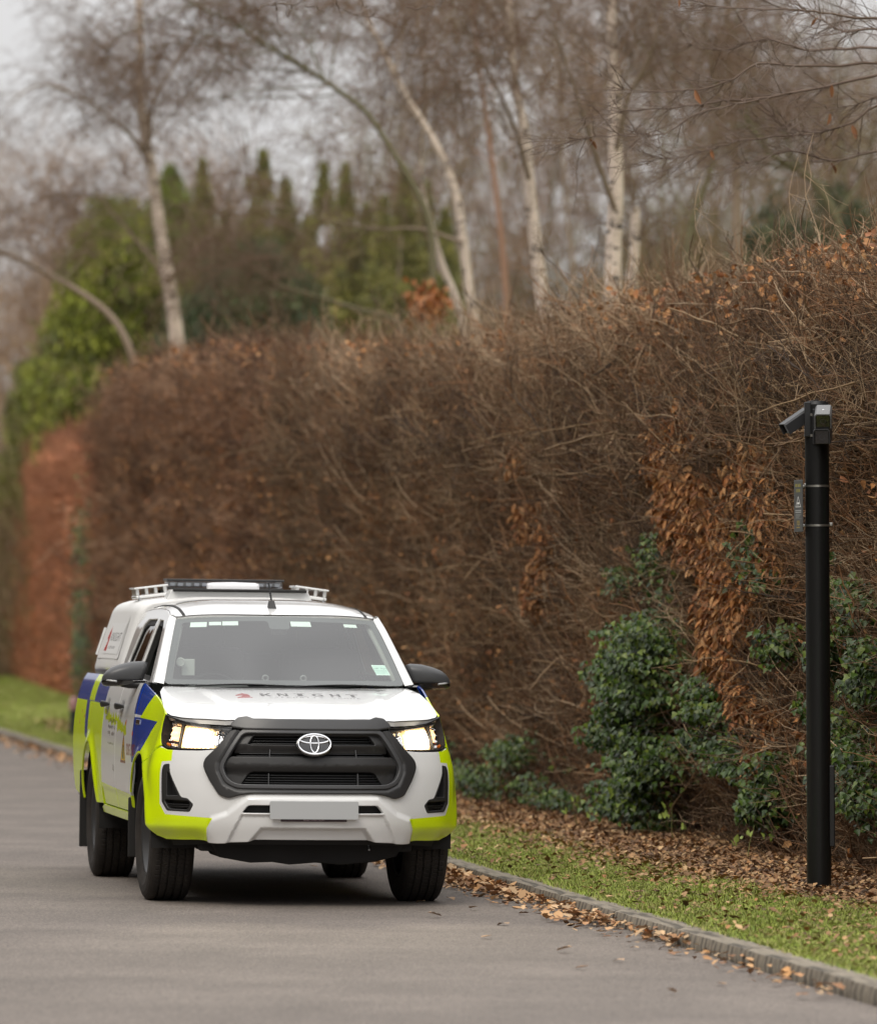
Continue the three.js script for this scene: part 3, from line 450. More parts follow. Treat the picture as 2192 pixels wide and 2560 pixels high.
const SPEC = {
birchA:{r:[0.115,0.05],t:[[-4.56,6.01,-100.0],[-4.65,6.93,-100.06],[-4.76,7.63,-100.12],[-4.89,8.41,-100.18],[-5.01,9.2,-100.24],[-5.09,9.73,-100.3],[-5.18,10.17,-100.36],[-5.28,10.96,-100.42],[-5.27,11.66,-100.48],[-5.3,12.54,-100.54],[-5.34,13.6,-100.6]],l:[[[-5.1,9.88,-100.0],[-5.03,10.69,-100.3],[-4.78,11.24,-100.6],[-4.4,11.88,-100.9],[-4.11,12.79,-101.2]],[[-5.07,9.62,-100.0],[-5.34,10.03,-99.7],[-5.76,10.39,-99.4],[-6.35,10.75,-99.1],[-6.93,10.9,-98.8],[-7.51,10.48,-98.5]],[[-4.69,6.93,-100.0],[-4.92,7.73,-100.3],[-5.38,8.36,-100.6],[-5.85,8.9,-100.9],[-6.13,9.36,-101.2]],[[-4.8,7.53,-100.0],[-4.22,8.12,-99.7],[-3.69,8.54,-99.4],[-3.16,8.77,-99.1]]]},
birchB:{r:[0.065,0.03],t:[[0.52,5.44,-78.0],[0.43,6.05,-78.06],[0.35,6.73,-78.12],[0.28,7.28,-78.18],[0.12,7.83,-78.24],[-0.12,8.31,-78.3],[-0.46,8.86,-78.36],[-0.73,9.41,-78.42],[-0.97,9.89,-78.48],[-1.21,10.58,-78.54]],l:[[[0.33,6.79,-78.0],[-0.25,7.0,-78.3],[-0.87,7.02,-78.6],[-1.62,7.19,-78.9],[-2.53,7.49,-79.2]],[[-0.59,9.1,-78.0],[-0.52,9.6,-78.3],[-0.32,10.18,-78.6]]]},
birchC:{r:[0.055,0.02],t:[[0.38,5.53,-80.0],[0.23,6.16,-80.06],[0.06,6.58,-80.12],[-0.12,7.21,-80.18],[-0.22,7.64,-80.24],[-0.26,8.27,-80.3],[-0.17,8.97,-80.36],[-0.26,9.95,-80.42],[-0.33,10.8,-80.48]],l:[]},
birchD:{r:[0.078,0.035],t:[[1.25,5.01,-66.0],[1.19,5.5,-66.06],[1.12,6.07,-66.12],[1.06,6.65,-66.18],[1.01,7.23,-66.24],[0.91,7.81,-66.3],[0.84,8.4,-66.36],[0.83,9.21,-66.42]],l:[[[1.05,6.75,-66.0],[0.87,7.36,-65.7],[0.59,7.9,-65.4],[0.24,8.5,-65.1]]]},
birchE:{r:[0.084,0.05],t:[[1.9,4.99,-62.0],[1.91,5.7,-62.06],[1.94,6.35,-62.12],[1.93,6.89,-62.18],[1.93,7.55,-62.24],[1.9,8.09,-62.3],[1.91,8.86,-62.36]],l:[[[1.94,6.77,-62.0],[2.05,7.28,-61.7],[2.26,7.68,-61.4],[2.46,8.34,-61.1]],[[1.92,6.12,-62.0],[1.68,6.75,-61.7],[1.51,7.26,-61.4],[1.24,7.97,-61.1]]]},
redT:{r:[0.045,0.025],t:[[1.03,5.99,-85.0],[0.97,7.03,-85.06],[0.87,7.92,-85.12],[0.73,9.04,-85.18],[0.58,10.15,-85.24],[0.5,11.27,-85.3]],l:[]},
grey1:{r:[0.075,0.04],t:[[4.19,6.58,-80.0],[4.19,7.69,-80.06],[4.13,8.95,-80.12],[4.06,10.63,-80.18]],l:[[[4.18,7.9,-80.0],[4.49,8.62,-80.3],[4.71,9.55,-80.6]]]},
moss1:{r:[0.038,0.018],t:[[-0.03,5.23,-75.0],[-0.07,6.14,-75.06],[-0.12,6.87,-75.12],[-0.31,7.33,-75.18],[-0.63,7.85,-75.24],[-0.96,8.35,-75.3],[-1.49,8.75,-75.36],[-1.88,9.02,-75.42],[-2.28,9.25,-75.48],[-2.67,9.52,-75.54],[-3.2,9.79,-75.6],[-3.66,10.12,-75.66]],l:[[[-1.48,8.71,-75.0],[-1.75,9.3,-75.3],[-1.95,9.85,-75.6]],[[-2.13,9.14,-75.0],[-2.73,9.1,-75.3],[-3.2,9.46,-75.6]]]},
lean1:{r:[0.055,0.035],t:[[-4.9,5.63,-92.0],[-5.13,6.27,-92.06],[-5.38,6.59,-92.12],[-5.82,6.92,-92.18],[-6.31,7.2,-92.24],[-6.71,7.41,-92.3],[-7.2,7.61,-92.36]],l:[]},
low1:{r:[0.045,0.015],t:[[-0.46,5.56,-82.0],[-0.62,5.92,-82.06],[-1.19,6.1,-82.12],[-1.76,6.28,-82.18],[-2.26,6.43,-82.24],[-2.77,6.68,-82.3],[-3.27,6.83,-82.36]],l:[[[-2.26,6.41,-82.0],[-2.62,6.72,-82.3],[-3.21,7.6,-82.6]]]},
moss2:{r:[0.06,0.03],t:[[5.12,5.96,-72.0],[5.03,6.72,-72.06],[4.72,7.22,-72.12],[4.22,7.54,-72.18],[3.85,8.11,-72.24]],l:[[[5.02,6.71,-72.0],[5.36,7.24,-72.3],[5.59,7.95,-72.6]]]},
moss3:{r:[0.05,0.025],t:[[3.29,6.0,-76.0],[3.39,6.93,-76.06],[3.66,7.73,-76.12],[3.73,8.59,-76.18],[3.53,9.66,-76.24]],l:[[[3.39,6.93,-76.0],[3.07,7.54,-76.3],[2.95,8.63,-76.6]]]},
stub:{r:[0.06,0.05],t:[[2.17,5.27,-64.0],[2.21,5.83,-64.06],[2.22,6.28,-64.12]],l:[]},

};
tree('birch_tree', 'stout forked white birch trunk rising behind the far end of the hedge', SPEC.birchA, birchBark, birchTwig, 1, { limbs: 20, spread: 2.4, fine: 11, droop: -0.07, thick: 1.3, veil: 95 });
tree('birch_tree', 'leaning white birch whose stem bends over beside its thinner twin', SPEC.birchB, birchBark, birchTwig, 2, { limbs: 16, spread: 1.8, fine: 10, droop: -0.06 });
tree('birch_tree', 'thin pale birch stem crowding the leaning birch', SPEC.birchC, birchBark, birchTwig, 3, { limbs: 14, spread: 1.6, fine: 10, droop: -0.06 });
tree('birch_tree', 'slender black scarred birch between the leaning birch and the straight birch', SPEC.birchD, birchBark, birchTwig, 4, { limbs: 16, spread: 1.6, fine: 10, droop: -0.04 });
tree('birch_tree', 'straight upright birch with a steep side branch above the hedge', SPEC.birchE, birchBark, birchTwig, 5, { limbs: 16, spread: 1.6, fine: 10, droop: -0.04 });
tree('birch_tree', 'short pale birch stem close beside the straight birch', SPEC.stub, birchBark, birchTwig, 13, { veil: 6, limbs: 5, spread: 1.3, fine: 8 });
tree('bare_tree', 'slim reddish stemmed tree behind the black scarred birch', SPEC.redT, redBark, birchTwig, 6, { limbs: 16, spread: 1.8, fine: 9 });
tree('bare_tree', 'grey trunked bare tree behind the right half of the hedge', SPEC.grey1, greyBark, birchTwig, 7, { limbs: 18, spread: 2.0, fine: 10 });
tree('bare_tree', 'mossy dark tree whose long limb arches left across the sky', SPEC.moss1, mossBark, birchTwig, 8, { veil: 34, limbs: 18, spread: 1.6, fine: 9, from: 0.4 });
tree('bare_tree', 'pale leaning stem slanting out past the end of the hedge', SPEC.lean1, greyBark, birchTwig, 9, { veil: 8, limbs: 8, spread: 1.2, fine: 6 });
tree('bare_tree', 'low spreading bare tree whose branches sweep left over the hedge', SPEC.low1, mossBark, birchTwig, 10, { limbs: 16, spread: 1.3, fine: 8, droop: 0 });
tree('bare_tree', 'crooked mossy tree above the leafy top of the hedge', SPEC.moss2, mossBark, birchTwig, 11, { limbs: 18, spread: 1.7, fine: 9, droop: 0, from: 0.5 });
tree('bare_tree', 'twisted olive barked tree between the grey trunk and the straight birch', SPEC.moss3, mossBark, birchTwig, 12, { limbs: 18, spread: 1.7, fine: 9, droop: 0, from: 0.5 });

{ // the tree whose boughs hang into the picture from the right
  const t = thing('bare_tree', 'bare tree whose fine boughs overhang the top of the hedge and the camera pole', 'tree'), r = rng(21), st = new Twigs(), br = new Twigs(), tw = new Twigs();
  const trunk = soft([V(5.7, 0.05, -40.6), V(5.5, 2, -40.4), V(5.2, 4.2, -40.0), V(5.0, 6.5, -39.6), V(4.9, 9.5, -39.2)], 24); st.add(trunk, 0.17, 0.06, 10); obj('trunk', st.geo(), greyBark, t);
  const over = [[[3.51,5.73,-38.0],[2.92,5.68,-37.9],[2.53,5.69,-37.8],[2.33,5.7,-37.7],[1.88,5.73,-37.6],[1.61,5.78,-37.5]],[[3.54,5.54,-38.25],[2.96,5.64,-38.35],[2.74,5.63,-38.45],[2.58,5.75,-38.55],[2.48,5.83,-38.65]],[[3.74,5.42,-38.5],[2.96,5.43,-38.4],[2.46,5.39,-38.3],[2.14,5.39,-38.2],[1.96,5.27,-38.1],[1.72,5.21,-38.0],[1.32,5.2,-37.9],[1.12,5.21,-37.8]],[[3.77,5.42,-38.75],[2.99,5.39,-38.85],[2.68,5.33,-38.95],[2.41,5.28,-39.05],[2.2,5.24,-39.15],[1.87,5.22,-39.25],[1.59,5.2,-39.35],[1.37,5.2,-39.45],[1.19,5.19,-39.55],[0.93,5.14,-39.65]],[[2.19,5.22,-39.0],[1.76,5.11,-38.9],[1.53,4.99,-38.8],[1.29,4.95,-38.7],[1.02,4.93,-38.6],[0.72,4.87,-38.5]],[[3.82,5.32,-39.25],[3.03,5.22,-39.35],[2.87,5.1,-39.45],[2.65,5.05,-39.55],[2.45,5.1,-39.65],[2.27,5.25,-39.75]],[[3.84,5.4,-39.5],[3.04,5.28,-39.4],[2.69,5.17,-39.3]],[[2.66,5.07,-39.75],[2.18,5.02,-39.85],[1.9,4.97,-39.95],[1.64,4.9,-40.05],[1.44,4.89,-40.15]],[[3.89,5.03,-40.0],[3.08,4.95,-39.9],[2.74,4.86,-39.8],[2.45,4.93,-39.7],[2.17,4.85,-39.6],[1.97,4.77,-39.5]],[[3.1,5.72,-40.25],[2.59,5.71,-40.35],[2.31,5.78,-40.45],[2.03,5.73,-40.55],[1.76,5.78,-40.65]]], hang = [[[-1.25,5.87,-39.5],[-1.22,5.93,-39.5],[-1.12,5.95,-39.5],[-0.98,5.94,-39.5],[-0.91,5.96,-39.5],[-0.78,5.97,-39.5],[-0.64,6.07,-39.5]],[[-0.78,6.12,-39.55],[-0.71,5.97,-39.55],[-0.7,5.93,-39.55],[-0.57,5.88,-39.55],[-0.45,5.85,-39.55],[-0.36,5.82,-39.55],[-0.23,5.79,-39.55]],[[-0.57,6.11,-39.6],[-0.53,5.97,-39.6],[-0.5,5.91,-39.6],[-0.43,5.86,-39.6]],[[-0.93,5.95,-39.65],[-0.83,5.92,-39.65],[-0.7,5.94,-39.65]],[[-1.14,5.96,-39.7],[-1.12,5.89,-39.7],[-1.14,5.82,-39.7]],[[-1.03,5.96,-39.75],[-1.04,5.9,-39.75],[-1.07,5.88,-39.75]],[[-0.23,5.96,-39.8],[-0.1,5.94,-39.8],[-0.02,5.96,-39.8],[0.03,6.0,-39.8],[0.16,6.13,-39.8]]];
  const twigsOn = (p, n, len) => { for (let i = 0; i < n; i++) { const k = 1 + Math.floor(r() * (p.length - 2)), o = p[k], al = p[k + 1].clone().sub(p[k - 1]).normalize(), d = al.multiplyScalar(0.9).add(rv(r).multiplyScalar(0.75)), w = wander(r, o, d, len * (0.3 + 0.9 * r()), 7, 0.42, V(0, 0.015, 0)); tw.add(w, 0.0035, 0.0012); for (let j = 0; j < 2; j++) { const q = w[2 + Math.floor(r() * 4)]; tw.add(wander(r, q, d.clone().add(rv(r)), len * 0.3 * (0.4 + r()), 4, 0.5), 0.0022, 0.001); } } };
  const rough = (p) => { const o = soft(p, 26); o.forEach((v, i) => { v.x += (r() - 0.5) * 0.012; v.y += (r() - 0.5) * 0.014; v.z += (r() - 0.5) * 0.04 + 0.12 * Math.sin(i * 0.4 + p[0].x * 9); }); return o; };
  over.forEach((b, i) => { const pts = b.map(V3), root = pts[0].x > 3 ? [trunk[Math.min(23, 10 + Math.floor((pts[0].y - 4) * 3))].clone()] : []; const p = rough([...root, ...pts]); br.add(p, root.length ? 0.013 : 0.007, 0.0022, 5); twigsOn(p.slice(root.length ? 6 : 0), 42, 0.6); });
  const limb = soft([trunk[17].clone(), V(3.8, 7.0, -39.6), V(2.2, 6.95, -39.6), V(0.65, 6.65, -39.6), V(-0.65, 6.36, -39.6), V(-1.3, 6.15, -39.6)], 30); br.add(limb, 0.04, 0.006, 6); twigsOn(limb, 26, 0.6);
  hang.forEach((b, i) => { const p = rough(b.map(V3)); br.add(p, 0.0045, 0.0016, 4); twigsOn(p, i < 2 ? 7 : 2, 0.1); });
  const crown = new THREE.Group(); crown.name = 'crown'; t.add(crown); obj('boughs', br.geo(), overBark, crown).userData.kind = 'stuff'; obj('twigs', tw.geo(), overBark, crown).userData.kind = 'stuff';
  const li = []; for (let i = 0; i < 9; i++) { const b = over[i % over.length], p = V3(b[Math.min(b.length - 1, 2 + Math.floor(r() * (b.length - 2)))]); li.push(M4(p.x + (r() - 0.5) * 0.03, p.y - 0.005, p.z, (r() - 0.5), r() * 6.3, Math.PI + (r() - 0.5), 0.06 + 0.04 * r())); }
  copies('withered_leaves', curledLeaf, std(lin(0.28, 0.12, 0.05), 0.8), li, crown);
}
{ // the wood far behind: a mass of bare branches
  const far = [[0.21, 0.135, 0.08], [0.18, 0.125, 0.065], [0.23, 0.14, 0.085], [0.19, 0.155, 0.06]], beige = [[0.36, 0.25, 0.15], [0.3, 0.2, 0.13], [0.25, 0.17, 0.12]];
  const patch = (seed, tints, n) => { const r = rng(seed), t = new Twigs(); for (let c = 0; c < n; c++) { t.ink = tone(r, tints, 0.25); t.at = M4((r() - 0.5) * 4, (r() - 0.5) * 3, (r() - 0.5) * 3, (r() - 0.5) * 0.8, r() * 6.3, (r() - 0.5) * 0.8, 0.9 + 0.6 * r()); for (let i = 0; i < 7; i++) { const p = wander(r, V((r() - 0.5) * 0.6, -0.8, (r() - 0.5) * 0.6), V((r() - 0.5) * 0.9, 1, (r() - 0.5) * 0.9), 2.0 + r(), 6, 0.25, V(0, 0.02, 0)); t.add(p, 0.015, 0.005); for (let j = 0; j < 6; j++) { const q = wander(r, p[1 + Math.floor(r() * 5)], V((r() - 0.5) * 2, 0.5, (r() - 0.5) * 2), 0.9, 4, 0.35); t.add(q, 0.007, 0.003); for (let m = 0; m < 2; m++) t.add(wander(r, q[1 + Math.floor(r() * 3)], rv(r), 0.5, 2, 0.4), 0.0045, 0.003); } } } return t.geo(); };
  const shapes = [patch(701, far, 7), patch(702, far, 7), patch(703, far, 5), patch(704, beige, 5)], li = [[], [], [], []], r = rng(33), n = noise2(34);
  for (let i = 0; i < 600; i++) {
    const d = 124 + 36 * r(), u = (r() - 0.42) * 1.1, e = Math.pow(r(), 1.5), top = lerp(6, 17, sstep(-0.3, 0.12, u)) * (0.85 + 0.3 * n(u * 9, 1.1, 2)), y = 1.5 + e * top;
    if (r() > lerp(0.3, 1, sstep(-0.3, 0.15, u)) * lerp(1, 0.22, sstep(0.3, 0.7, e))) continue;
    li[e > 0.5 ? 2 : i % 2].push(M4(u * d * 0.1541, y, -d, (r() - 0.5) * 0.3, r() * 6.3, (r() - 0.5) * 0.3, 0.9 + 0.4 * r()));
  }
  for (let i = 0; i < 60; i++) { const d = 138 + 26 * r(), u = -0.62 + 0.4 * r(); li[3].push(M4(u * d * 0.1541, 1 + 10 * Math.pow(r(), 1.3), -d, 0, r() * 6.3, 0, 1.0 + 0.4 * r())); }
  const g = new THREE.Group(); g.name = 'distant_wood'; scene.add(g); tag(g, 'distant mass of bare brown branches behind the birches', 'woodland', null, 'stuff');
  li.forEach((l, k) => copies('branch_mass', shapes[k], twigM, l, g));
  // trunks in that wood that can be told apart
  for (let i = 0; i < 16; i++) { const d = 112 + 24 * r(), x = (-0.2 + 0.72 * (i + r()) / 16) * d * 0.1541, t = thing('bare_tree', 'thin bare trunk among the distant wood', 'tree', 'trunks of the distant wood'), st = new Twigs(), tw = new Twigs(), H = 11 + 5 * r(), p = wander(r, V(x, 0.05, -d), V((r() - 0.5) * 0.15, 1, 0), H, 10, 0.12, V(0, 0.05, 0)); st.add(p, 0.09, 0.02, 6); for (let k = 0; k < 16; k++) { const o = p[3 + Math.floor(r() * 7)], w = wander(r, o, rv(r).add(V(0, 0.8, 0)), 1.6 + r(), 6, 0.25, V(0, 0.04, 0)); tw.add(w, 0.02, 0.006); for (let m = 0; m < 5; m++) tw.add(wander(r, w[1 + Math.floor(r() * 5)], rv(r), 0.9, 4, 0.3), 0.008, 0.004); } obj('trunk', st.geo(), i % 3 ? greyBark : mossBark, t); obj('crown', tw.geo(), birchTwig, t); }
}
// ---------------------------------------------------------------- evergreens
function evergreen(name, label, [x, y0, y1, z], rad, shape, tints, seed, count, size, group, category = 'shrub') {
  const t = thing(name, label, category, group), r = rng(seed), n = noise2(seed), spray = new THREE.BufferGeometry(), pos = [], nor = [];
  const q = rng(900 + seed); for (let i = 0; i < 34; i++) { const c = rv(q).multiplyScalar(0.22), a = rv(q).normalize().multiplyScalar(0.035), b = V(0, 1, 0).add(rv(q).multiplyScalar(0.6)).normalize().multiplyScalar(0.16), N = a.clone().cross(b).normalize(); for (const v of [c.clone().sub(a), c.clone().add(a), c.clone().add(b)]) { pos.push(v.x, v.y, v.z); nor.push(N.x, N.y, N.z); } }
  spray.setAttribute('position', new THREE.Float32BufferAttribute(pos, 3)); spray.setAttribute('normal', new THREE.Float32BufferAttribute(nor, 3));
  const st = new Twigs(); st.add(wander(r, V(x, 0.05, z), V(0, 1, 0), y1 - 0.8, 8, 0.06), 0.12, 0.03, 6); obj('trunk', st.geo(), greyBark, t);
  const li = [], co = [];
  for (let i = 0; i < count; i++) { const e = r(), a = r() * 6.28, w = rad * shape(e) * (0.7 + 0.5 * n(a * 1.2, e * 7, 2)), u = Math.pow(r(), 0.4), p = V(x + Math.cos(a) * w * u, y0 + (y1 - y0) * e, z + Math.sin(a) * w * u); if (n(p.x * 1.7 + 5, p.y * 1.7, 2) < 0.3) continue; li.push(M4(p.x, p.y, p.z, (r() - 0.5) * 0.8, r() * 6.3, (r() - 0.5) * 0.8, size * (0.7 + 0.6 * r()) * lerp(0.4, 1, Math.min(1, (1 - e) * 3.2)))); co.push(tone(r, tints, 0.35)); }
  copies('crown', spray, std(0xffffff, 0.7), li, t, co); return t;
}
const pine = (e) => Math.pow(clamp((1 - e) / 0.72, 0, 1), 0.9) + 0.01, cone = (e) => Math.pow(clamp((1 - e) / 0.5, 0, 1), 0.85) + 0.02, dome = (e) => Math.sqrt(Math.max(0.02, 1 - Math.pow(Math.abs(e * 1.25 - 0.3), 2.2)));
const OLIVE = [[0.19, 0.185, 0.05], [0.26, 0.24, 0.065], [0.12, 0.12, 0.042]], LIME = [[0.21, 0.24, 0.025], [0.15, 0.17, 0.025], [0.28, 0.3, 0.04], [0.09, 0.1, 0.025]], DARK = [[0.06, 0.085, 0.032], [0.08, 0.1, 0.035], [0.04, 0.06, 0.025]];
Array.from({ length: 13 }, (_, i) => [-4.9 + 0.42 * i, 10.1 + 1.3 * Math.abs(Math.sin(i * 2.3 + 0.9)) - 0.03 * i, -118 - (i % 3) * 1.7, 1.0]).forEach(([x, y, z, w], i) => evergreen('conifer', 'olive green pointed conifer in the row behind the leaning birch', [x, 2, y, z], w, pine, OLIVE, 400 + i, 1100, 0.8, 'row of distant conifers', 'conifer'));
evergreen('conifer', 'bright green conifer just behind the stout forked birch', [-5.85, 4, 11.4, -124], 1.4, cone, [[0.16, 0.19, 0.03], [0.1, 0.13, 0.03], [0.2, 0.24, 0.04]], 420, 1200, 1.1, null, 'conifer');
evergreen('evergreen_shrub', 'broad yellow green shrub left of the stout forked birch', [-6.97, 4.2, 10.6, -122], 1.45, dome, LIME, 421, 900, 1.15);
evergreen('evergreen_shrub', 'small bright green bush showing above the rust red hedge', [-9.0, 4, 7.9, -131], 1.1, dome, LIME, 422, 450, 1.0);
evergreen('evergreen_shrub', 'dark green laurel mass behind the brown hedge', [-3.76, 3.5, 9.0, -112], 1.9, dome, DARK, 423, 1300, 1.2);
evergreen('evergreen_shrub', 'dark green bush beyond the far end of the red hedge', [-11.6, 0.2, 5.0, -141], 1.6, dome, DARK, 424, 900, 1.3);
evergreen('evergreen_shrub', 'dull green holly behind the grey trunked tree', [5.6, 3, 8.0, -84], 1.5, dome, [[0.07, 0.08, 0.03], [0.05, 0.06, 0.025]], 426, 500, 1.1);
{ // one orange leaved sapling showing over the hedge
  const t = thing('sapling', 'orange brown beech sapling showing just above the hedge', 'sapling'), r = rng(5), st = new Twigs(), li = [], co = []; for (let i = 0; i < 6; i++) st.add(wander(r, V(-0.14 + (r() - 0.5) * 0.2, 3.2, -72), V((r() - 0.5) * 0.6, 1, (r() - 0.5)), 2.6, 8, 0.2), 0.012, 0.004); st.add([V(-0.14, 0.05, -72), V(-0.14, 3.3, -72)], 0.03, 0.02, 5); obj('stems', st.geo(), greyBark, t).userData.kind = 'stuff';
  for (let i = 0; i < 260; i++) li.push(M4(-0.14 + (r() + r() - 1) * 0.3, 5.6 + (r() + r() - 1) * 0.32, -72 + (r() - 0.5) * 0.6, r() * 6, r() * 6, r() * 6, 0.1)), co.push(tone(r, [[0.4, 0.16, 0.05], [0.32, 0.12, 0.04]], 0.3)); copies('leaves', deadLeaves[0], leafM, li, t, co);
}
// ================================================================ street furniture
{ // black pole with three cameras
  const t = thing('camera_pole', 'black round steel pole standing in the leaf litter before the hedge', 'pole'), b = R(-4.5, 1.44); t.position.set(2.194, 0.1, -32.85); t.rotation.z = 0.004;
  const nz = noise2(77), paint = pixels(256, 512, (i, j) => { const d = nz(i * 0.03, j * 0.012, 4), g = sstep(0.55, 0.8, nz(i * 0.05 + 40, j * 0.02, 3)), sc = nz(i * 0.5, j * 0.08, 2) > 0.83 ? 0.05 : 0; const k = 0.085 + 0.03 * (d - 0.5) + sc; return [k + 0.02 * g * 0, k + 0.012 * g, k]; });
  const black = phys(0xffffff, 0.42, { map: paint, specularIntensity: 0.6 }), steel = std(lin(0.42, 0.41, 0.38), 0.35, { metalness: 0.9 }), dark = std(lin(0.012, 0.012, 0.013), 0.4);
  obj('post', new THREE.CylinderGeometry(0.069, 0.0705, 2.9, 48, 1).translate(0, 1.36, 0), black, t);
  obj('post_cap', [new THREE.CylinderGeometry(0.066, 0.0705, 0.016, 48).translate(0, 2.815, 0), new THREE.TorusGeometry(0.05, 0.004, 6, 24).rotateX(Math.PI / 2).translate(0, 2.824, 0)], dark, t);
  obj('cable_cover', [box(0.034, 0.47, 0.05, 0.074, 0.49, 0.012, 0.008)], std(lin(0.014, 0.014, 0.015), 0.35), t);
  for (const y of [2.336, 2.109]) { const o = obj('steel_band', [new THREE.CylinderGeometry(0.0728, 0.0728, 0.012, 40, 1, true).translate(0, y, 0), box(0.02, 0.02, 0.012, y > 2.2 ? -0.066 : 0.078, y + 0.006, 0.01)], steel, t); }
  for (const y of [2.747, 2.627]) obj('steel_band', [new THREE.CylinderGeometry(0.0735, 0.0735, 0.015, 40, 1, true).translate(0, y, 0)], steel, t);
  obj('mounting_box', [box(0.036, 0.2, 0.05, -0.056, 2.72, 0.035, 0.004), box(0.1, 0.2, 0.03, 0.02, 2.68, 0.075, 0.005)], dark, t);
  // sign plate on two clips, turned towards the road
  const plate = print(256, 768, (c, W, H) => { c.fillStyle = '#4f504e'; c.fillRect(0, 0, W, H); c.strokeStyle = '#666764'; c.lineWidth = 5; c.strokeRect(3, 3, W - 6, H - 6);
    c.fillStyle = '#a79b34'; for (const [x, y, w, h] of [[40, 55, 70, 50], [125, 55, 85, 50], [70, 135, 50, 48], [132, 135, 55, 48]]) { c.fillRect(x, y, w, 8); c.fillRect(x, y + 16, w, 8); c.fillRect(x, y + 32, w, 8); }
    c.strokeStyle = '#e8e8e4'; c.lineWidth = 9; c.beginPath(); c.moveTo(128, 245); c.lineTo(205, 398); c.lineTo(51, 398); c.closePath(); c.stroke(); c.fillStyle = '#e8e8e4'; c.fillRect(98, 330, 60, 28); c.fillRect(112, 362, 14, 26); c.fillRect(150, 338, 20, 12);
    c.fillStyle = '#a9aaa8'; for (let i = 0; i < 2; i++) c.fillRect(36, 446 + i * 26, 184, 13); c.fillStyle = '#94958f'; for (let i = 0; i < 4; i++) c.fillRect(46, 510 + i * 16, 164 - i * 20, 6); c.fillRect(30, 572, 196, 3); c.fillStyle = '#a08a3c'; for (let i = 0; i < 3; i++) c.fillRect(84, 606 + i * 26, 90, 12); c.fillRect(70, 700, 110, 14); });
  const s = new THREE.Group(); s.name = 'sign_plate'; s.position.set(-0.107, 2.222, 0.0); s.rotation.y = -1.32; t.add(s);
  obj('sign_board', box(0.155, 0.3, 0.004, 0, 0, 0, 0.002), std(lin(0.09, 0.09, 0.088), 0.5), s);
  obj('sign_print', new THREE.PlaneGeometry(0.151, 0.296).translate(0, 0, 0.0035), std(0xffffff, 0.5, { map: plate }), s);
  for (const y of [2.336, 2.109]) obj('sign_clip', [box(0.05, 0.016, 0.02, -0.085, y, 0), new THREE.CylinderGeometry(0.007, 0.007, 0.02, 8).rotateX(Math.PI / 2).translate(-0.095, y - 0.012, 0.01)], steel, t);
  // the cameras
  const cam = (label, x, y, z, ry, rx, w, L, pale, scale = 1) => {
    const c = thing('security_camera', label, 'camera', 'cameras on the black pole'); c.position.set(2.194 + x, 0.1 + y, -32.85 + z); c.rotation.set(rx, ry, 0, 'YXZ');
    const shell = pale ? std(lin(0.13, 0.13, 0.13), 0.35) : std(lin(0.03, 0.03, 0.032), 0.4);
    obj('camera_body', box(w, w * 1.0, L * 0.94, 0, 0, -L * 0.02, 0.014), dark, c);
    const hood = [[-w * 0.54, -w * 0.42], [-w * 0.54, w * 0.42], [-w * 0.44, w * 0.55], [w * 0.44, w * 0.55], [w * 0.54, w * 0.42], [w * 0.54, -w * 0.42], [w * 0.5, -w * 0.42], [w * 0.5, w * 0.38], [w * 0.4, w * 0.5], [-w * 0.4, w * 0.5], [-w * 0.5, w * 0.38], [-w * 0.5, -w * 0.42]];
    obj('sun_hood', extrude(hood, L, 0.001).translate(0, 0, -L * 0.44), shell, c);
    const f = obj('front_plate', box(w * 0.93, w * 0.9, 0.006, 0, 0, L * 0.47, 0.01), phys(lin(0.006, 0.006, 0.007), 0.12, { clearcoat: 1 }), c);
    obj('lens_ring', new THREE.TorusGeometry(w * 0.16, w * 0.025, 8, 28).translate(0, 0.0, L * 0.476), std(lin(0.05, 0.05, 0.055), 0.3), c); obj('lens', new THREE.SphereGeometry(w * 0.14, 20, 10, 0, 6.3, 0, 1.2).rotateX(Math.PI / 2).scale(1, 1, 0.5).translate(0, 0, L * 0.44), phys(lin(0.03, 0.012, 0.016), 0.03, { clearcoat: 1 }), c);
    if (pale) obj('hood_screw', new THREE.CylinderGeometry(0.006, 0.006, 0.004, 12).translate(0, w * 0.56, L * 0.1), std(lin(0.85, 0.85, 0.85), 0.3), c);
    obj('bracket', [tube([[0, -w * 0.3, -L * 0.3], [0, -w * 0.5, -L * 0.45], [-w * 0.1, -w * 0.4, -L * 0.62]], 0.011, 8, 8)], dark, c);
    return c;
  };
  cam('pale hooded camera topmost on the black pole, looking down the road', 0.014, 2.728, 0.2, -0.1, 0.3, 0.087, 0.2, true);
  cam('dark camera hung just below the pale hooded camera on the black pole', 0.012, 2.628, 0.19, -0.14, 0.2, 0.087, 0.19, false);
  cam('dark camera pointing sideways over the road from the black pole', -0.118, 2.715, -0.01, -1.1, 0.55, 0.07, 0.19, false);
}
{ // low bollard on the far verge
  const t = thing('bollard', 'small dark green bollard with pale pink cap on the far verge', 'bollard'), p = R(38.9, 0.55, 0.06); t.position.copy(p); t.position.set(-4.8, 0.06, -75);
  obj('post', [new THREE.CylinderGeometry(0.05, 0.055, 0.36, 20).translate(0, 0.18, 0), new THREE.TorusGeometry(0.052, 0.006, 6, 20).rotateX(Math.PI / 2).translate(0, 0.33, 0)], std(lin(0.02, 0.03, 0.025), 0.5), t);
  obj('cap', new THREE.LatheGeometry([[0.0, 0.55], [0.035, 0.54], [0.06, 0.5], [0.068, 0.44], [0.065, 0.38], [0.05, 0.36]].map((q) => new THREE.Vector2(...q)), 24), std(lin(0.36, 0.2, 0.19), 0.6), t);
}
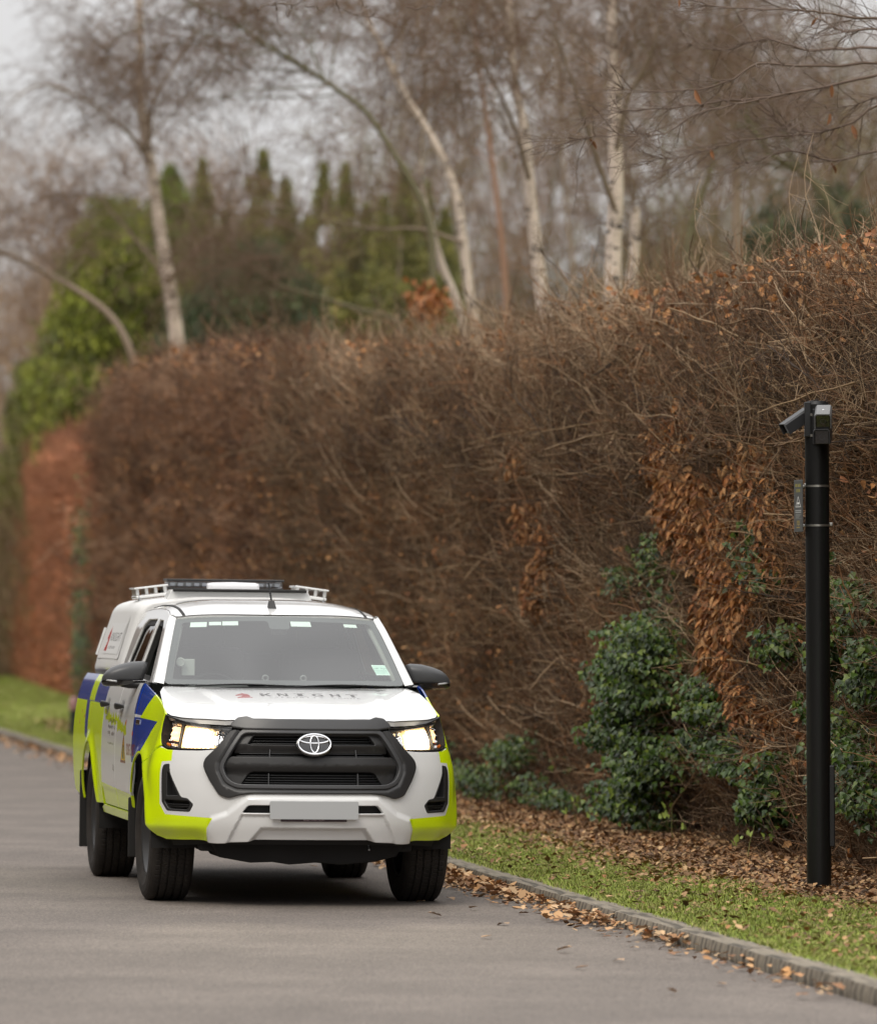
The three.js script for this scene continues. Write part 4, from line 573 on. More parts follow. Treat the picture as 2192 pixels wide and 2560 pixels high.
// ================================================================ the patrol pickup truck
// own axes: x to its left side, y up, z forwards; origin on the road under the middle of the front axle
{
  const truck = thing('pickup_truck', 'white security pickup truck with yellow and blue checks and lit headlights on the road', 'pickup truck');
  truck.position.set(-0.879, 0.0, -33.8); truck.rotation.set(0, 9 * Math.PI / 180, -0.011, 'YXZ');
  // ---- paints
  const PC = (c) => phys(c, 0.28, { clearcoat: 1, clearcoatRoughness: 0.03 });
  const white = PC(lin(0.78, 0.78, 0.77)), yellowHex = '#e0fa00', blueHex = '#1b3f98', whiteHex = '#e3e3e2';
  const darkPlastic = std(lin(0.027, 0.026, 0.026), 0.45), greyPlastic = std(lin(0.06, 0.06, 0.062), 0.36), blackPlastic = std(lin(0.012, 0.012, 0.013), 0.5), gloss = phys(lin(0.01, 0.01, 0.011), 0.12, { clearcoat: 1 });
  const mirrorShell = std(lin(0.06, 0.061, 0.064), 0.38);
  const rubber = std(lin(0.014, 0.013, 0.012), 0.75), under = std(lin(0.012, 0.011, 0.011), 0.85), chrome = std(lin(0.82, 0.83, 0.85), 0.08, { metalness: 1 }), satin = std(lin(0.45, 0.46, 0.48), 0.3, { metalness: 1 });
  const glass = phys(lin(0.85, 0.92, 0.88), 0.0, { transmission: 1, thickness: 0, ior: 2.05, clearcoat: 1, clearcoatRoughness: 0.0, specularColor: lin(0.93, 1, 0.96) });
  const sideGlass = phys(lin(0.28, 0.31, 0.29), 0.0, { transmission: 1, thickness: 0, ior: 1.55 });
  const lensGlass = phys(lin(0.97, 0.97, 0.97), 0.01, { transmission: 1, thickness: 0, ior: 1.5 });

  // ---- the surface that runs round the front and along both sides: s is the way along it from the middle of the nose, y the height
  const plan = []; { const P = [[0, 0.985], [0.25, 0.972], [0.4, 0.94], [0.52, 0.89], [0.62, 0.825], [0.71, 0.755], [0.79, 0.68], [0.85, 0.595], [0.888, 0.52], [0.9, 0.45]];
    const c = new THREE.CatmullRomCurve3([V(-0.25, 0.972, 0), ...P.map((p) => V(p[0], p[1], 0)), V(0.902, 0.38, 0)]), pts = c.getPoints(1100).filter((p) => p.x >= -1e-4 && p.y >= 0.4495);
    let s = 0; pts.forEach((p, i) => { if (i) s += p.distanceTo(pts[i - 1]); plan.push([s, p.x, p.y]); }); }
  const SM = plan[plan.length - 1][0];
  const planAt = (a) => { let lo = 0, hi = plan.length - 1; while (hi - lo > 1) { const m = (lo + hi) >> 1; if (plan[m][0] <= a) lo = m; else hi = m; } const t = clamp((a - plan[lo][0]) / (plan[hi][0] - plan[lo][0]), 0, 1); return [lerp(plan[lo][1], plan[hi][1], t), lerp(plan[lo][2], plan[hi][2], t)]; };
  const lean = spline([[0.25, -0.1], [0.33, -0.05], [0.4, -0.025], [0.5, 0], [0.62, 0], [0.75, -0.02], [0.9, -0.05], [1.0, -0.085], [1.1, -0.13], [1.2, -0.2]]);
  const noseW = spline([[0.25, 0.95], [0.36, 0.975], [0.46, 0.998], [0.6, 1.0], [0.77, 1.0], [0.86, 0.98], [0.93, 0.957], [1.0, 0.935], [1.1, 0.905], [1.2, 0.87], [1.3, 0.83]]);
  const sideW = spline([[0.4, 0.95], [0.48, 0.97], [0.6, 0.99], [0.76, 1.0], [0.93, 0.998], [1.05, 0.985], [1.15, 0.965], [1.25, 0.93], [1.31, 0.89]]);
  const AX = 0, RX = -3.085, AY = 0.39, AR = 0.475;
  const flare = (y, z) => { let f = 0; for (const c of [AX, RX]) { const r = Math.hypot(z - c, y - AY) - AR; f += r > 0 ? Math.exp(-((r / 0.055) ** 2)) : 1; } return 0.022 * f; };
  function G(s, y) {
    const a = Math.abs(s), g = s < 0 ? -1 : 1; let x, z;
    if (a <= SM) { [x, z] = planAt(a); z += lean(y) * Math.min(1, (1 - a / SM) * 2.5); x *= noseW(y); }
    else { z = 0.45 - (a - SM); const t = sstep(0.45, -0.5, z); x = 0.9 * lerp(noseW(y), sideW(y), t) + 0.012 * sstep(0.05, -1.2, z) * sstep(-3.6, -1.8, z); }
    x += flare(y, z) * Math.min(1, (x / 0.88) ** 8);
    return [g * x, y, z];
  }
  const A = (z) => SM + 0.45 - z;    // s of a point on the side at z
  const arc = (zc, r, d0, d1, n = 18) => Array.from({ length: n + 1 }, (_, i) => { const t = (d0 + (d1 - d0) * i / n) * Math.PI / 180; return [A(zc + r * Math.cos(t)), AY + r * Math.sin(t)]; });  // 0 deg is the front
  // print too small to read: a row of uneven strokes
  const smudge = (c, x, y, w, h, step, seed) => { const r = rng(seed); for (let u = 0; u < w; u += step * (0.9 + 0.5 * r())) if (r() > 0.12) c.fillRect(x + u, y + h * 0.3 * r() * (r() < 0.4 ? 1 : 0), step * (0.35 + 0.4 * r()), h * (0.65 + 0.35 * r())); };
  // ---- livery print
  const F0 = -1.62, F1 = 1.62, FY0 = 0.3, FY1 = 1.0;
  const frontPrint = print(2048, 512, (c, W, H) => {
    c.fillStyle = whiteHex; c.fillRect(0, 0, W, H);
    for (const k of [-1, 1]) {
      c.fillStyle = yellowHex; c.beginPath();
      [[0.905, 0.9], [0.893, 0.838], [0.978, 0.832], [0.982, 0.588], [0.93, 0.528], [0.588, 0.513], [0.632, 0.455], [0.655, 0.3], [1.62, 0.3], [1.62, 1.0], [1.12, 1.0], [1.05, 0.915]].forEach(([s, y], i) => c[i ? 'lineTo' : 'moveTo']((k * s - F0) / (F1 - F0) * W, (1 - (y - FY0) / (FY1 - FY0)) * H));
      c.fill();
    }
  });
  const frontUV = (s, y) => [(s - F0) / (F1 - F0), (y - FY0) / (FY1 - FY0)];
  const bumperPaint = phys(0xffffff, 0.33, { map: frontPrint, clearcoat: 0.9, clearcoatRoughness: 0.04 });
  const SL = 5.2, SY0 = 0.36, SY1 = 1.4;
  const knightHead = (c, x, y, w, h) => { // the red chess knight
    const p = [[0.05, 1], [0.95, 1], [0.95, 0.88], [0.82, 0.8], [0.86, 0.55], [0.8, 0.3], [0.62, 0.12], [0.5, 0], [0.44, 0.12], [0.2, 0.26], [0.02, 0.46], [0.08, 0.58], [0.3, 0.54], [0.44, 0.5], [0.4, 0.62], [0.2, 0.8], [0.05, 0.88]];
    c.beginPath(); p.forEach(([a, b], i) => c[i ? 'lineTo' : 'moveTo'](x + a * w, y + b * h)); c.closePath(); c.fill(); };
  const sidePrint = (k) => print(2048, 512, (c, W, H) => {
    const s0 = k < 0 ? -(0.95 + SL) : 0.95, X = (z) => (k * A(z) - s0) / SL * W, Y = (y) => (1 - (y - SY0) / (SY1 - SY0)) * H, px = W / SL;
    const poly = (col, p) => { c.fillStyle = col; c.beginPath(); p.forEach(([z, y], i) => c[i ? 'lineTo' : 'moveTo'](X(z), Y(y))); c.closePath(); c.fill(); };
    c.fillStyle = whiteHex; c.fillRect(0, 0, W, H);
    // rear body side: two rows of checks, yellow below
    poly(blueHex, [[-2.3, 1.4], [-4.5, 1.4], [-4.5, 1.13], [-2.3, 1.12]]);
    poly(yellowHex, [[-3.11, 1.4], [-3.47, 1.4], [-3.47, 1.13], [-3.11, 1.128]]);
    poly(yellowHex, [[-2.3, 1.12], [-4.5, 1.13], [-4.5, 0.3], [-2.3, 0.3]]); poly(blueHex, [[-3.4, 1.129], [-3.6, 1.13], [-3.5, 0.9], [-3.3, 0.87]]);
    for (const [z, y] of [[-3.62, 1.02], [-3.8, 1.05], [-3.9, 0.98]]) { c.fillStyle = '#ff6a2a'; c.beginPath(); c.arc(X(z), Y(y), px * 0.018, 0, 7); c.fill(); }
    poly(yellowHex, [[-0.4, 0.6], [-2.32, 0.63], [-2.32, 0.3], [-0.4, 0.3]]);           // sills
    // wings
    poly(yellowHex, [[-0.27, 1.4], [0.7, 1.4], [0.7, 0.3], [-0.27, 0.3]]);
    poly(blueHex, [[-0.27, 1.07], [0.26, 1.056], [0.14, 1.0], [0.05, 0.94], [0.0, 0.8], [-0.5, 0.8], [-0.5, 1.07]]);
    poly(blueHex, [[0.0, 1.225], [0.02, 1.32], [-0.5, 1.32], [-0.5, 1.09], [-0.24, 1.085], [-0.14, 1.15]]);
    c.lineWidth = px * 0.02; c.strokeStyle = yellowHex; c.beginPath(); arc(AX, 0.482, 10, 175).forEach(([s, y], i) => c[i ? 'lineTo' : 'moveTo']((k * s - s0) / SL * W, Y(y))); c.stroke();
    // doors
    const r = rng(77); c.fillStyle = '#cfe000';
    for (let i = 0; i < 46; i++) { const z = -2.24 + 1.35 * (i / 46), y = 1.07 - 0.08 * (i / 46) + 0.035 * (r() - 0.5); c.beginPath(); c.moveTo(X(z), Y(y)); c.lineTo(X(z + 0.09 * r()), Y(y + 0.05 * r())); c.lineTo(X(z + 0.12), Y(y - 0.03 * r())); c.lineTo(X(z + 0.03), Y(y - 0.05 * r())); c.fill(); }
    c.fillStyle = '#ff5a30'; c.beginPath(); c.arc(X(-0.88), Y(1.03), px * 0.022, 0, 7); c.fill(); c.beginPath(); c.arc(X(-0.5), Y(0.97), px * 0.02, 0, 7); c.fill();
    c.fillStyle = '#23262c'; c.textAlign = 'left'; c.textBaseline = 'middle';
    const line = (t, z, y, size, w) => { c.font = 'bold ' + Math.round(size * H / (SY1 - SY0)) + 'px sans-serif'; const x0 = k < 0 ? X(z) : X(z + w); c.fillText(t, x0, Y(y), w * px); };
    const small = (z, y, w, h, step, seed) => smudge(c, k < 0 ? X(z) : X(z + w), Y(y) - h / 2 * H / (SY1 - SY0), w * px, h * H / (SY1 - SY0), step * px, seed);
    small(-1.9, 1.025, 0.46, 0.026, 0.03, 11); small(-1.9, 0.985, 0.46, 0.024, 0.028, 12); small(-1.9, 0.948, 0.44, 0.026, 0.034, 13); small(-1.85, 0.885, 0.34, 0.012, 0.016, 14);
    c.fillStyle = '#c8a010'; poly('#7d1416', [[-1.06, 0.785], [-0.79, 0.785], [-0.925, 0.965]]); poly('#e2b400', [[-1.03, 0.8], [-0.82, 0.8], [-0.925, 0.94]]); poly('#1b1b1b', [[-0.97, 0.81], [-0.88, 0.81], [-0.9, 0.89], [-0.95, 0.89]]);
    c.fillStyle = '#8c1f24'; line('DOG UNIT', -0.76, 0.87, 0.1, 0.42);
    c.fillStyle = '#23262c'; small(-1.55, 0.735, 0.12, 0.05, 0.05, 15);
  });
  const sidePaint = [-1, 1].map((k) => phys(0xffffff, 0.26, { map: sidePrint(k), clearcoat: 0.45, clearcoatRoughness: 0.03 }));
  const sideUV = (k) => (s, y) => [(s - (k < 0 ? -(0.95 + SL) : 0.95)) / SL, (y - SY0) / (SY1 - SY0)];

  // ---- front bumper
  const hexO = [[0.501, 1.018], [0.59, 0.909], [0.65, 0.85], [0.654, 0.811], [0.612, 0.737], [0.549, 0.647], [0.49, 0.629], [0.427, 0.648], [0.342, 0.66]];
  const hexI = [[0.433, 1.013], [0.48, 0.938], [0.535, 0.828], [0.534, 0.788], [0.498, 0.724], [0.435, 0.698]];
  const fogP = [[0.955, 0.818], [0.902, 0.824], [0.887, 0.77], [0.806, 0.632], [0.76, 0.626], [0.718, 0.59], [0.745, 0.543], [0.915, 0.547], [0.964, 0.598], [0.964, 0.79]];
  const U1 = both([[0.38, 0.642], [0.5, 0.545], [0.6, 0.512], [0.665, 0.3]]), U2 = both([[0.412, 0.536], [0.545, 0.3]]), U3 = both([[0.3, 0.452], [0.43, 0.3]]);
  const relief = (s, y) => 0.02 * inPoly(U1, s, y, 0.022) - 0.016 * inPoly(U2, s, y, 0.008) - 0.04 * inPoly(U3, s, y, 0.016) - 0.045 * sstep(0.47, 0.36, y) * sstep(0.55, 0.75, Math.abs(s));
  const archF = arc(AX, AR, 63, 17, 12);
  {
    const half = [[0.56, 0.912], [0.7, 0.901], [0.83, 0.9], [0.96, 0.902], [1.03, 0.92], ...archF, [1.12, 0.46], [1.06, 0.39], [1.0, 0.369], [0.83, 0.367], [0.65, 0.369], [0.53, 0.373], [0.4, 0.378], [0.3, 0.38]];
    const outline = [...half, ...mirrorX(half).reverse(), ...mirrorX([[0.6, 0.85], [0.625, 0.84], [0.628, 0.811], [0.588, 0.741], [0.535, 0.662], [0.49, 0.646], [0.42, 0.668], [0.342, 0.68]]), [0.342, 0.68], [0.42, 0.668], [0.49, 0.646], [0.535, 0.662], [0.588, 0.741], [0.628, 0.811], [0.625, 0.84], [0.6, 0.85]];
    const fogIn = inset(ccw(fogP), 0.012), intake = both([[0.376, 0.592], [0.414, 0.548]]);
    const b = obj('front_bumper', panel(G, outline, { holes: [fogIn, mirrorX(fogIn), roundPoly(intake, 0.015)], g: 0.016, th: 0.03, ch: 0.004, off: relief, uv: frontUV }), bumperPaint, truck);
    obj('lower_intake', [panel(G, both([[0.43, 0.62], [0.43, 0.53]]), { g: 0.05, th: 0, ch: 0, lift: -0.05, rim: false }), ...[0.56, 0.572, 0.584].map((y) => panel(G, both([[0.41, y + 0.003], [0.41, y - 0.003]]), { g: 0.06, th: 0.006, ch: 0, lift: -0.028 }))], blackPlastic, b);
    for (const k of [-1, 1]) {
      const P = k < 0 ? mirrorX(fogP) : fogP, q = (p) => (k < 0 ? mirrorX(p) : p);
      const f = obj('fog_lamp_bezel', panel(G, roundPoly(ccw(P), 0.012), { holes: [roundPoly(ccw(q([[0.915, 0.775], [0.905, 0.775], [0.83, 0.64], [0.915, 0.635]])), 0.008), roundPoly(ccw(q([[0.755, 0.61], [0.935, 0.612], [0.935, 0.6], [0.9, 0.562], [0.765, 0.558], [0.745, 0.588]])), 0.01)], g: 0.02, th: 0.05, ch: 0.006, lift: 0.004 }), darkPlastic, b);
      obj('fog_lamp_recess', [panel(G, q([[0.94, 0.8], [0.88, 0.8], [0.74, 0.6], [0.76, 0.55], [0.94, 0.555]]), { g: 0.04, th: 0, ch: 0, lift: -0.04, rim: false }), panel(G, q([[0.755, 0.59], [0.93, 0.591], [0.93, 0.583], [0.755, 0.582]]), { g: 0.04, th: 0.02, ch: 0.002, lift: -0.008 })], blackPlastic, f);
      for (const yy of [0.575, 0.568]) obj('fog_lamp_bar', panel(G, q([[0.76, yy + 0.003], [0.915, yy + 0.003], [0.912, yy - 0.002], [0.763, yy - 0.002]]), { g: 0.05, th: 0.01, ch: 0.001, lift: -0.012 - (0.575 - yy) }), darkPlastic, f);
    }
    const skidLip = obj('bumper_underside', panel(G, [...both([[1.0, 0.378], [0.98, 0.325], [0.6, 0.32], [0.2, 0.33]])].map((p) => p), { g: 0.06, th: 0.02, ch: 0, lift: -0.075 }), under, b); skidLip.userData.label = 'black lower bumper underside';
  }
  // ---- number plate
  {
    const flat = (x, y) => [x, y, 1.012 + 0.0 * x];
    const p = obj('number_plate', panel(flat, roundPoly(both([[0.257, 0.618], [0.257, 0.514]]), 0.008), { g: 0.3, th: 0.006, ch: 0.001, out: () => [0, 0, 1] }), std(lin(0.46, 0.47, 0.475), 0.4), truck);
    p.userData.label = 'blank pale grey number plate';
    const strip = print(512, 24, (c) => { c.fillStyle = '#2a1218'; c.fillRect(0, 0, 512, 24); c.fillStyle = '#b9a9ab'; smudge(c, 176, 5, 32, 13, 3, 1); smudge(c, 212, 5, 96, 13, 3, 2); smudge(c, 312, 5, 28, 13, 3, 3); });
    obj('plate_holder', panel((x, y) => [x, y, 1.004], both([[0.19, 0.52], [0.19, 0.5]]), { g: 0.4, th: 0.02, ch: 0, uv: (x, y) => [(x + 0.19) / 0.38, (y - 0.5) / 0.02], out: () => [0, 0, 1] }), std(0xffffff, 0.5, { map: strip }), p);
  }
  // ---- grille
  {
    const gr = new THREE.Group(); gr.name = 'grille'; truck.add(gr);
    obj('grille_surround', panel(G, roundPoly(both(hexO), 0.02, 3), { holes: [roundPoly(both(hexI), 0.03, 4)], g: 0.02, th: 0.05, ch: 0.005, lift: 0.02, off: (s, y) => -0.018 * sstep(0.035, 0, Math.abs(sdPoly(both(hexI), s, y))) }), darkPlastic, gr);
    const lip = roundPoly(both(inset(ccw(both(hexI)), -0.004).filter((p) => p[0] > 0)), 0.03, 4);
    obj('grille_lip', panel(G, roundPoly(inset(ccw(both(hexI)), -0.012), 0.03, 4), { holes: [roundPoly(inset(ccw(both(hexI)), 0.012), 0.03, 4)], g: 0.03, th: 0.03, ch: 0.005, lift: 0.018 }), greyPlastic, gr);
    obj('grille_back', panel(G, both([[0.42, 1.0], [0.53, 0.83], [0.53, 0.78], [0.43, 0.7]]), { g: 0.08, th: 0, ch: 0, lift: -0.08, rim: false }), under, gr);
    // upper frame with its opening, the broad middle bar and the lower mesh frame
    obj('grille_frame', panel(G, roundPoly(both([[0.425, 1.014], [0.475, 0.94], [0.493, 0.9]]), 0.01), { holes: [roundPoly(both([[0.366, 0.998], [0.402, 0.946]]), 0.012)], g: 0.04, th: 0.04, ch: 0.006, lift: -0.012, off: (s, y) => -0.03 * sstep(0.95, 0.9, y) }), darkPlastic, gr);
    obj('grille_bar', panel(G, roundPoly(both([[0.495, 0.872], [0.532, 0.828], [0.53, 0.785], [0.5, 0.73], [0.46, 0.705], [0.435, 0.704], [0.385, 0.775], [0.355, 0.787]]), 0.012), { g: 0.03, th: 0.05, ch: 0.006, lift: -0.002, off: (s, y) => -0.03 * sstep(0.83, 0.77, y) }), darkPlastic, gr);
    for (let i = 0; i < 8; i++) { const y = 0.99 - i * 0.0152; obj('slat', panel(G, both([[0.365 + (0.99 - y) * 0.95, y + 0.0022], [0.367 + (0.99 - y) * 0.95, y - 0.0022]]), { g: 0.06, th: 0.02, ch: 0.001, lift: -0.04 }), i === 3 ? greyPlastic : blackPlastic, gr); }
    for (let i = 0; i < 5; i++) { const y = 0.772 - i * 0.0145; obj('slat', panel(G, both([[0.385 + (0.782 - y) * 0.65, y + 0.002], [0.387 + (0.782 - y) * 0.65, y - 0.002]]), { g: 0.06, th: 0.02, ch: 0.001, lift: -0.045 }), blackPlastic, gr); }
    for (const [x, y0, y1] of [[-0.26, 0.705, 0.782], [0.27, 0.705, 0.782], [-0.26, 0.875, 0.94], [0.27, 0.875, 0.94]]) obj('grille_post', panel(G, [[x - 0.003, y0], [x + 0.003, y0], [x + 0.003, y1], [x - 0.003, y1]], { g: 0.05, th: 0.02, ch: 0.001, lift: -0.03 }), greyPlastic, gr);
    const trimHalf = [[0, 1.078], [0.365, 1.078], [0.41, 1.092], [0.467, 1.084], [0.507, 1.048], [0.5, 1.03], [0.412, 1.02], [0, 1.02]];
    obj('grille_top_trim', panel(G, roundPoly([...trimHalf, ...mirrorX(trimHalf.slice(1, -1)).reverse()], 0.01), { g: 0.03, th: 0.04, ch: 0.006, lift: 0.03 }), greyPlastic, truck);
    // emblem: three ovals on a black oval
    const em = new THREE.Group(); em.name = 'emblem'; em.position.set(0.004, 0.945, 0.962); em.rotation.x = -0.32; gr.add(em);
    const oval = (rx, ry, r, ry2 = r) => { const p = []; for (let i = 0; i < 48; i++) { const t = i / 48 * 2 * Math.PI; p.push(V(rx * Math.cos(t), ry * Math.sin(t), 0)); } return tube(p, r, 8, 96, true); };
    obj('emblem_back', new THREE.SphereGeometry(1, 40, 16, 0, Math.PI * 2, 0, Math.PI / 2).rotateX(Math.PI / 2).scale(0.108, 0.072, 0.012).translate(0, 0, -0.012), gloss, em);
    obj('emblem_ring', oval(0.094, 0.06, 0.0075).scale(1, 1, 0.9).translate(0, 0, 0.001), chrome, em);
    obj('emblem_oval', [oval(0.024, 0.051, 0.0055).scale(1, 1, 0.8).translate(0, 0, 0.002), oval(0.084, 0.021, 0.0055).scale(1, 1, 0.8).translate(0, 0.027, 0.001)], chrome, em);
  }
  // ---- headlights
  const headP = [[0.505, 1.04], [0.507, 1.024], [0.545, 0.958], [0.592, 0.909], [0.75, 0.9065], [0.9, 0.9065], [0.97, 0.911], [1.035, 0.935], [1.075, 0.99], [1.095, 1.05], [1.098, 1.105], [0.966, 1.086], [0.85, 1.067], [0.74, 1.055]];
  for (const k of [-1, 1]) {
    const q = (p) => ccw(k < 0 ? mirrorX(p) : p), h = new THREE.Group(); h.name = 'headlight'; truck.add(h);
    obj('housing', [panel(G, q(headP), { g: 0.04, th: 0, ch: 0, lift: -0.075, rim: false }), panel(G, q(headP), { holes: [q(inset(ccw(headP), 0.007))], g: 0.03, th: 0.075, ch: 0.002, lift: 0.0 })], blackPlastic, h);
    const ribs = (s, y) => 0.006 * Math.sin(s * 160) + 0.005 * Math.sin(y * 190) - 0.02 * Math.abs(Math.sin(s * 17 + 1));
    obj('reflector', panel(G, q(inset(ccw(headP), 0.008)), { g: 0.009, th: 0, ch: 0, lift: -0.045, off: ribs, rim: false }), std(lin(0.62, 0.6, 0.58), 0.16, { metalness: 1 }), h);
    const beam = roundPoly(q([[0.638, 0.926], [0.842, 0.926], [0.858, 0.975], [0.842, 1.034], [0.67, 1.028], [0.642, 0.98]]), 0.02);
    const bowl = roundPoly(q([[0.612, 0.916], [0.866, 0.914], [0.872, 0.97], [0.866, 1.052], [0.65, 1.04], [0.6, 0.965]]), 0.02);
    obj('headlamp_bowl', panel(G, bowl, { g: 0.012, th: 0.01, ch: 0.004, lift: -0.026, off: (s, y) => 0.004 * Math.sin(s * 210) }), std(lin(0.7, 0.55, 0.35), 0.25, { metalness: 0.6, emissive: lin(1, 0.58, 0.2), emissiveIntensity: 1.1 }), h);
    obj('headlamp_glow', panel(G, beam, { g: 0.02, th: 0.02, ch: 0.006, lift: -0.014 }), std(lin(0.9, 0.85, 0.75), 0.4, { emissive: lin(1, 0.9, 0.72), emissiveIntensity: 11 }), h);
    const side = roundPoly(q([[0.9, 0.96], [0.985, 0.965], [1.0, 1.03], [0.95, 1.045], [0.895, 1.035]]), 0.025);
    obj('sidelight_glow', panel(G, side, { g: 0.02, th: 0.02, ch: 0.006, lift: -0.02, off: ribs }), std(lin(0.9, 0.7, 0.45), 0.35, { emissive: lin(1, 0.55, 0.22), emissiveIntensity: 2.2 }), h);
    obj('lamp_divider', [panel(G, q([[0.872, 0.915], [0.88, 0.915], [0.888, 1.06], [0.876, 1.06]]), { g: 0.02, th: 0.04, ch: 0.001, lift: -0.008 }), panel(G, q([[0.52, 1.03], [0.98, 1.075], [0.98, 1.063], [0.53, 1.02]]), { g: 0.02, th: 0.04, ch: 0.002, lift: -0.008 })], darkPlastic, h);
    obj('indicator', panel(G, roundPoly(q([[0.97, 0.925], [1.01, 0.935], [1.01, 0.948], [0.96, 0.94]]), 0.006), { g: 0.02, th: 0.01, ch: 0.003, lift: -0.02 }), std(lin(0.8, 0.2, 0.02), 0.3), h);
    obj('drl_bowl', panel(G, roundPoly(q([[0.565, 0.945], [0.62, 0.925], [0.625, 1.0], [0.575, 1.0]]), 0.02), { g: 0.012, th: 0.02, ch: 0.006, lift: -0.02, off: (s, y) => 0.008 * Math.sin(s * 240) }), chrome, h);
    obj('lens', panel(G, q(inset(ccw(headP), 0.006)), { g: 0.03, th: 0, ch: 0, rim: false, lift: 0.0 }), lensGlass, h);
    const L = new THREE.SpotLight(lin(1, 0.86, 0.62), 6, 0, 0.5, 0.8); L.position.set(k * 0.66, 0.98, 0.86); L.target.position.set(k * 0.7, 0.2, 9); L.castShadow = true; L.shadow.radius = 4; h.add(L, L.target);
  }
  // ---- wings, doors, sills, rear body sides
  for (const k of [-1, 1]) {
    const q = (p) => ccw(k < 0 ? mirrorX(p) : p), P = sidePaint[k < 0 ? 0 : 1], uv = sideUV(k);
    const wing = [[1.034, 0.928], ...arc(AX, AR, 64, 151, 26), [A(-0.425), 0.62], [A(-0.425), 1.27], [A(-0.3), 1.257], [A(-0.1), 1.226], [A(0.1), 1.19], [A(0.3), 1.148], [A(0.45), 1.116], [1.103, 1.108], [1.1, 1.05], [1.08, 0.985]];
    const w = obj('front_wing', panel(G, q(wing), { g: 0.03, th: 0.012, ch: 0.003, uv }), P, truck);
    obj('wing_badge', panel(G, q([[A(-0.25), 1.058], [A(-0.38), 1.058], [A(-0.38), 1.03], [A(-0.25), 1.03]]), { g: 0.05, th: 0.006, ch: 0.002, lift: 0.006 }), chrome, w);
    for (const [name, z0, z1, hz] of [['front_door', -0.437, -1.405, -1.17], ['rear_door', -1.417, -2.29, -2.05]]) {
      const pts = name === 'front_door' ? [[A(-0.5), 0.495], [A(z1), 0.495], [A(z1), 1.272], [A(z0), 1.272], [A(z0), 0.62]] : [[A(z0), 0.495], [A(z1 + 0.06), 0.495], [A(z1), 0.6], [A(z1), 1.272], [A(z0), 1.272]];
      const d = obj(name, panel(G, q(pts), { g: 0.04, th: 0.02, ch: 0.003, uv, off: (s, y) => -0.006 * sstep(0.62, 0.58, y) + 0.004 * sstep(1.06, 1.09, y) }), P, truck);
      const sx = G(k * A(hz), 1.125)[0], zz = hz;
      const hs = []; for (let i = 0; i <= 10; i++) { const t = i / 10, r = 0.017 * Math.pow(Math.sin(Math.PI * clamp(t, 0.04, 0.96)), 0.4), xo = sx + k * (0.012 + 0.034 * Math.sin(Math.PI * t)); hs.push(Array.from({ length: 10 }, (_, j) => { const a = j / 10 * 2 * Math.PI; return [xo + Math.cos(a) * r * 0.7, 1.125 + Math.sin(a) * r * 1.3, zz + 0.1 - 0.22 * t]; })); }
      obj('door_handle', loft(hs), darkPlastic, d);
      obj('handle_bowl', panel(G, roundPoly(q([[A(hz + 0.06), 1.16], [A(hz - 0.08), 1.16], [A(hz - 0.08), 1.09], [A(hz + 0.06), 1.09]]), 0.03), { g: 0.05, th: 0, ch: 0, rim: false, lift: 0.0055 }), std(lin(0.3, 0.3, 0.3), 0.4), d);
    }
    obj('sill', panel(G, q([[A(-0.51), 0.488], [A(-2.36), 0.488], [A(-2.5), 0.47], [A(-2.5), 0.43], [A(-0.53), 0.43]]), { g: 0.06, th: 0.05, ch: 0.004, uv, lift: -0.004 }), P, truck);
    const bed = [[A(-2.305), 0.6], [A(-2.36), 0.49], ...arc(RX, AR + 0.005, 12, 168, 30).map(([s, y]) => [s, y]), [A(-3.62), 0.46], [A(-4.28), 0.52], [A(-4.3), 1.3], [A(-2.305), 1.3]];
    obj('cargo_bed_side', panel(G, q(bed), { g: 0.04, th: 0.014, ch: 0.004, uv }), P, truck);
    for (const zc of [AX, RX]) {
      const lin_ = new THREE.CylinderGeometry(AR - 0.012, AR - 0.012, 0.34, 40, 1, true, Math.PI * 0.02, Math.PI * 1.02).rotateZ(Math.PI / 2).rotateX(-Math.PI / 2 + Math.PI).translate(k * 0.715, AY, zc);
      const ring = []; for (let i = 0; i <= 30; i++) { const t = (-8 + 196 * i / 30) * Math.PI / 180; ring.push([[k * 0.53, AY + (AR - 0.01) * Math.sin(t), zc + (AR - 0.01) * Math.cos(t)], [k * 0.885, AY + (AR - 0.01) * Math.sin(t), zc + (AR - 0.01) * Math.cos(t)]]); }
      obj('wheel_arch_liner', loft(ring, { closed: false, caps: false }), under, truck);
      const back = zc === AX ? -0.5 : RX - 0.5;
      obj('mud_flap', box(0.26, zc === AX ? 0.36 : 0.5, 0.02, k * 0.79, zc === AX ? 0.41 : 0.42, back + 0.01, 0.008).translate(0, 0, 0), rubber, truck);
    }
  }
  // ---- bonnet
  const bonnetY = spline([[-0.4, 1.283], [-0.3, 1.272], [0, 1.24], [0.3, 1.2], [0.55, 1.158], [0.75, 1.115], [0.87, 1.082], [0.95, 1.055]]);
  const bonnetEdge = spline([[-0.35, 1.268], [-0.1, 1.236], [0.1, 1.2], [0.3, 1.156], [0.5, 1.106], [0.65, 1.066], [0.8, 1.042], [0.95, 1.02]]);
  const edgeX = spline([[-0.4, 0.715], [-0.3, 0.745], [-0.1, 0.772], [0.1, 0.785], [0.3, 0.8], [0.5, 0.8], [0.6, 0.735], [0.7, 0.62], [0.8, 0.45], [0.9, 0.3]]);
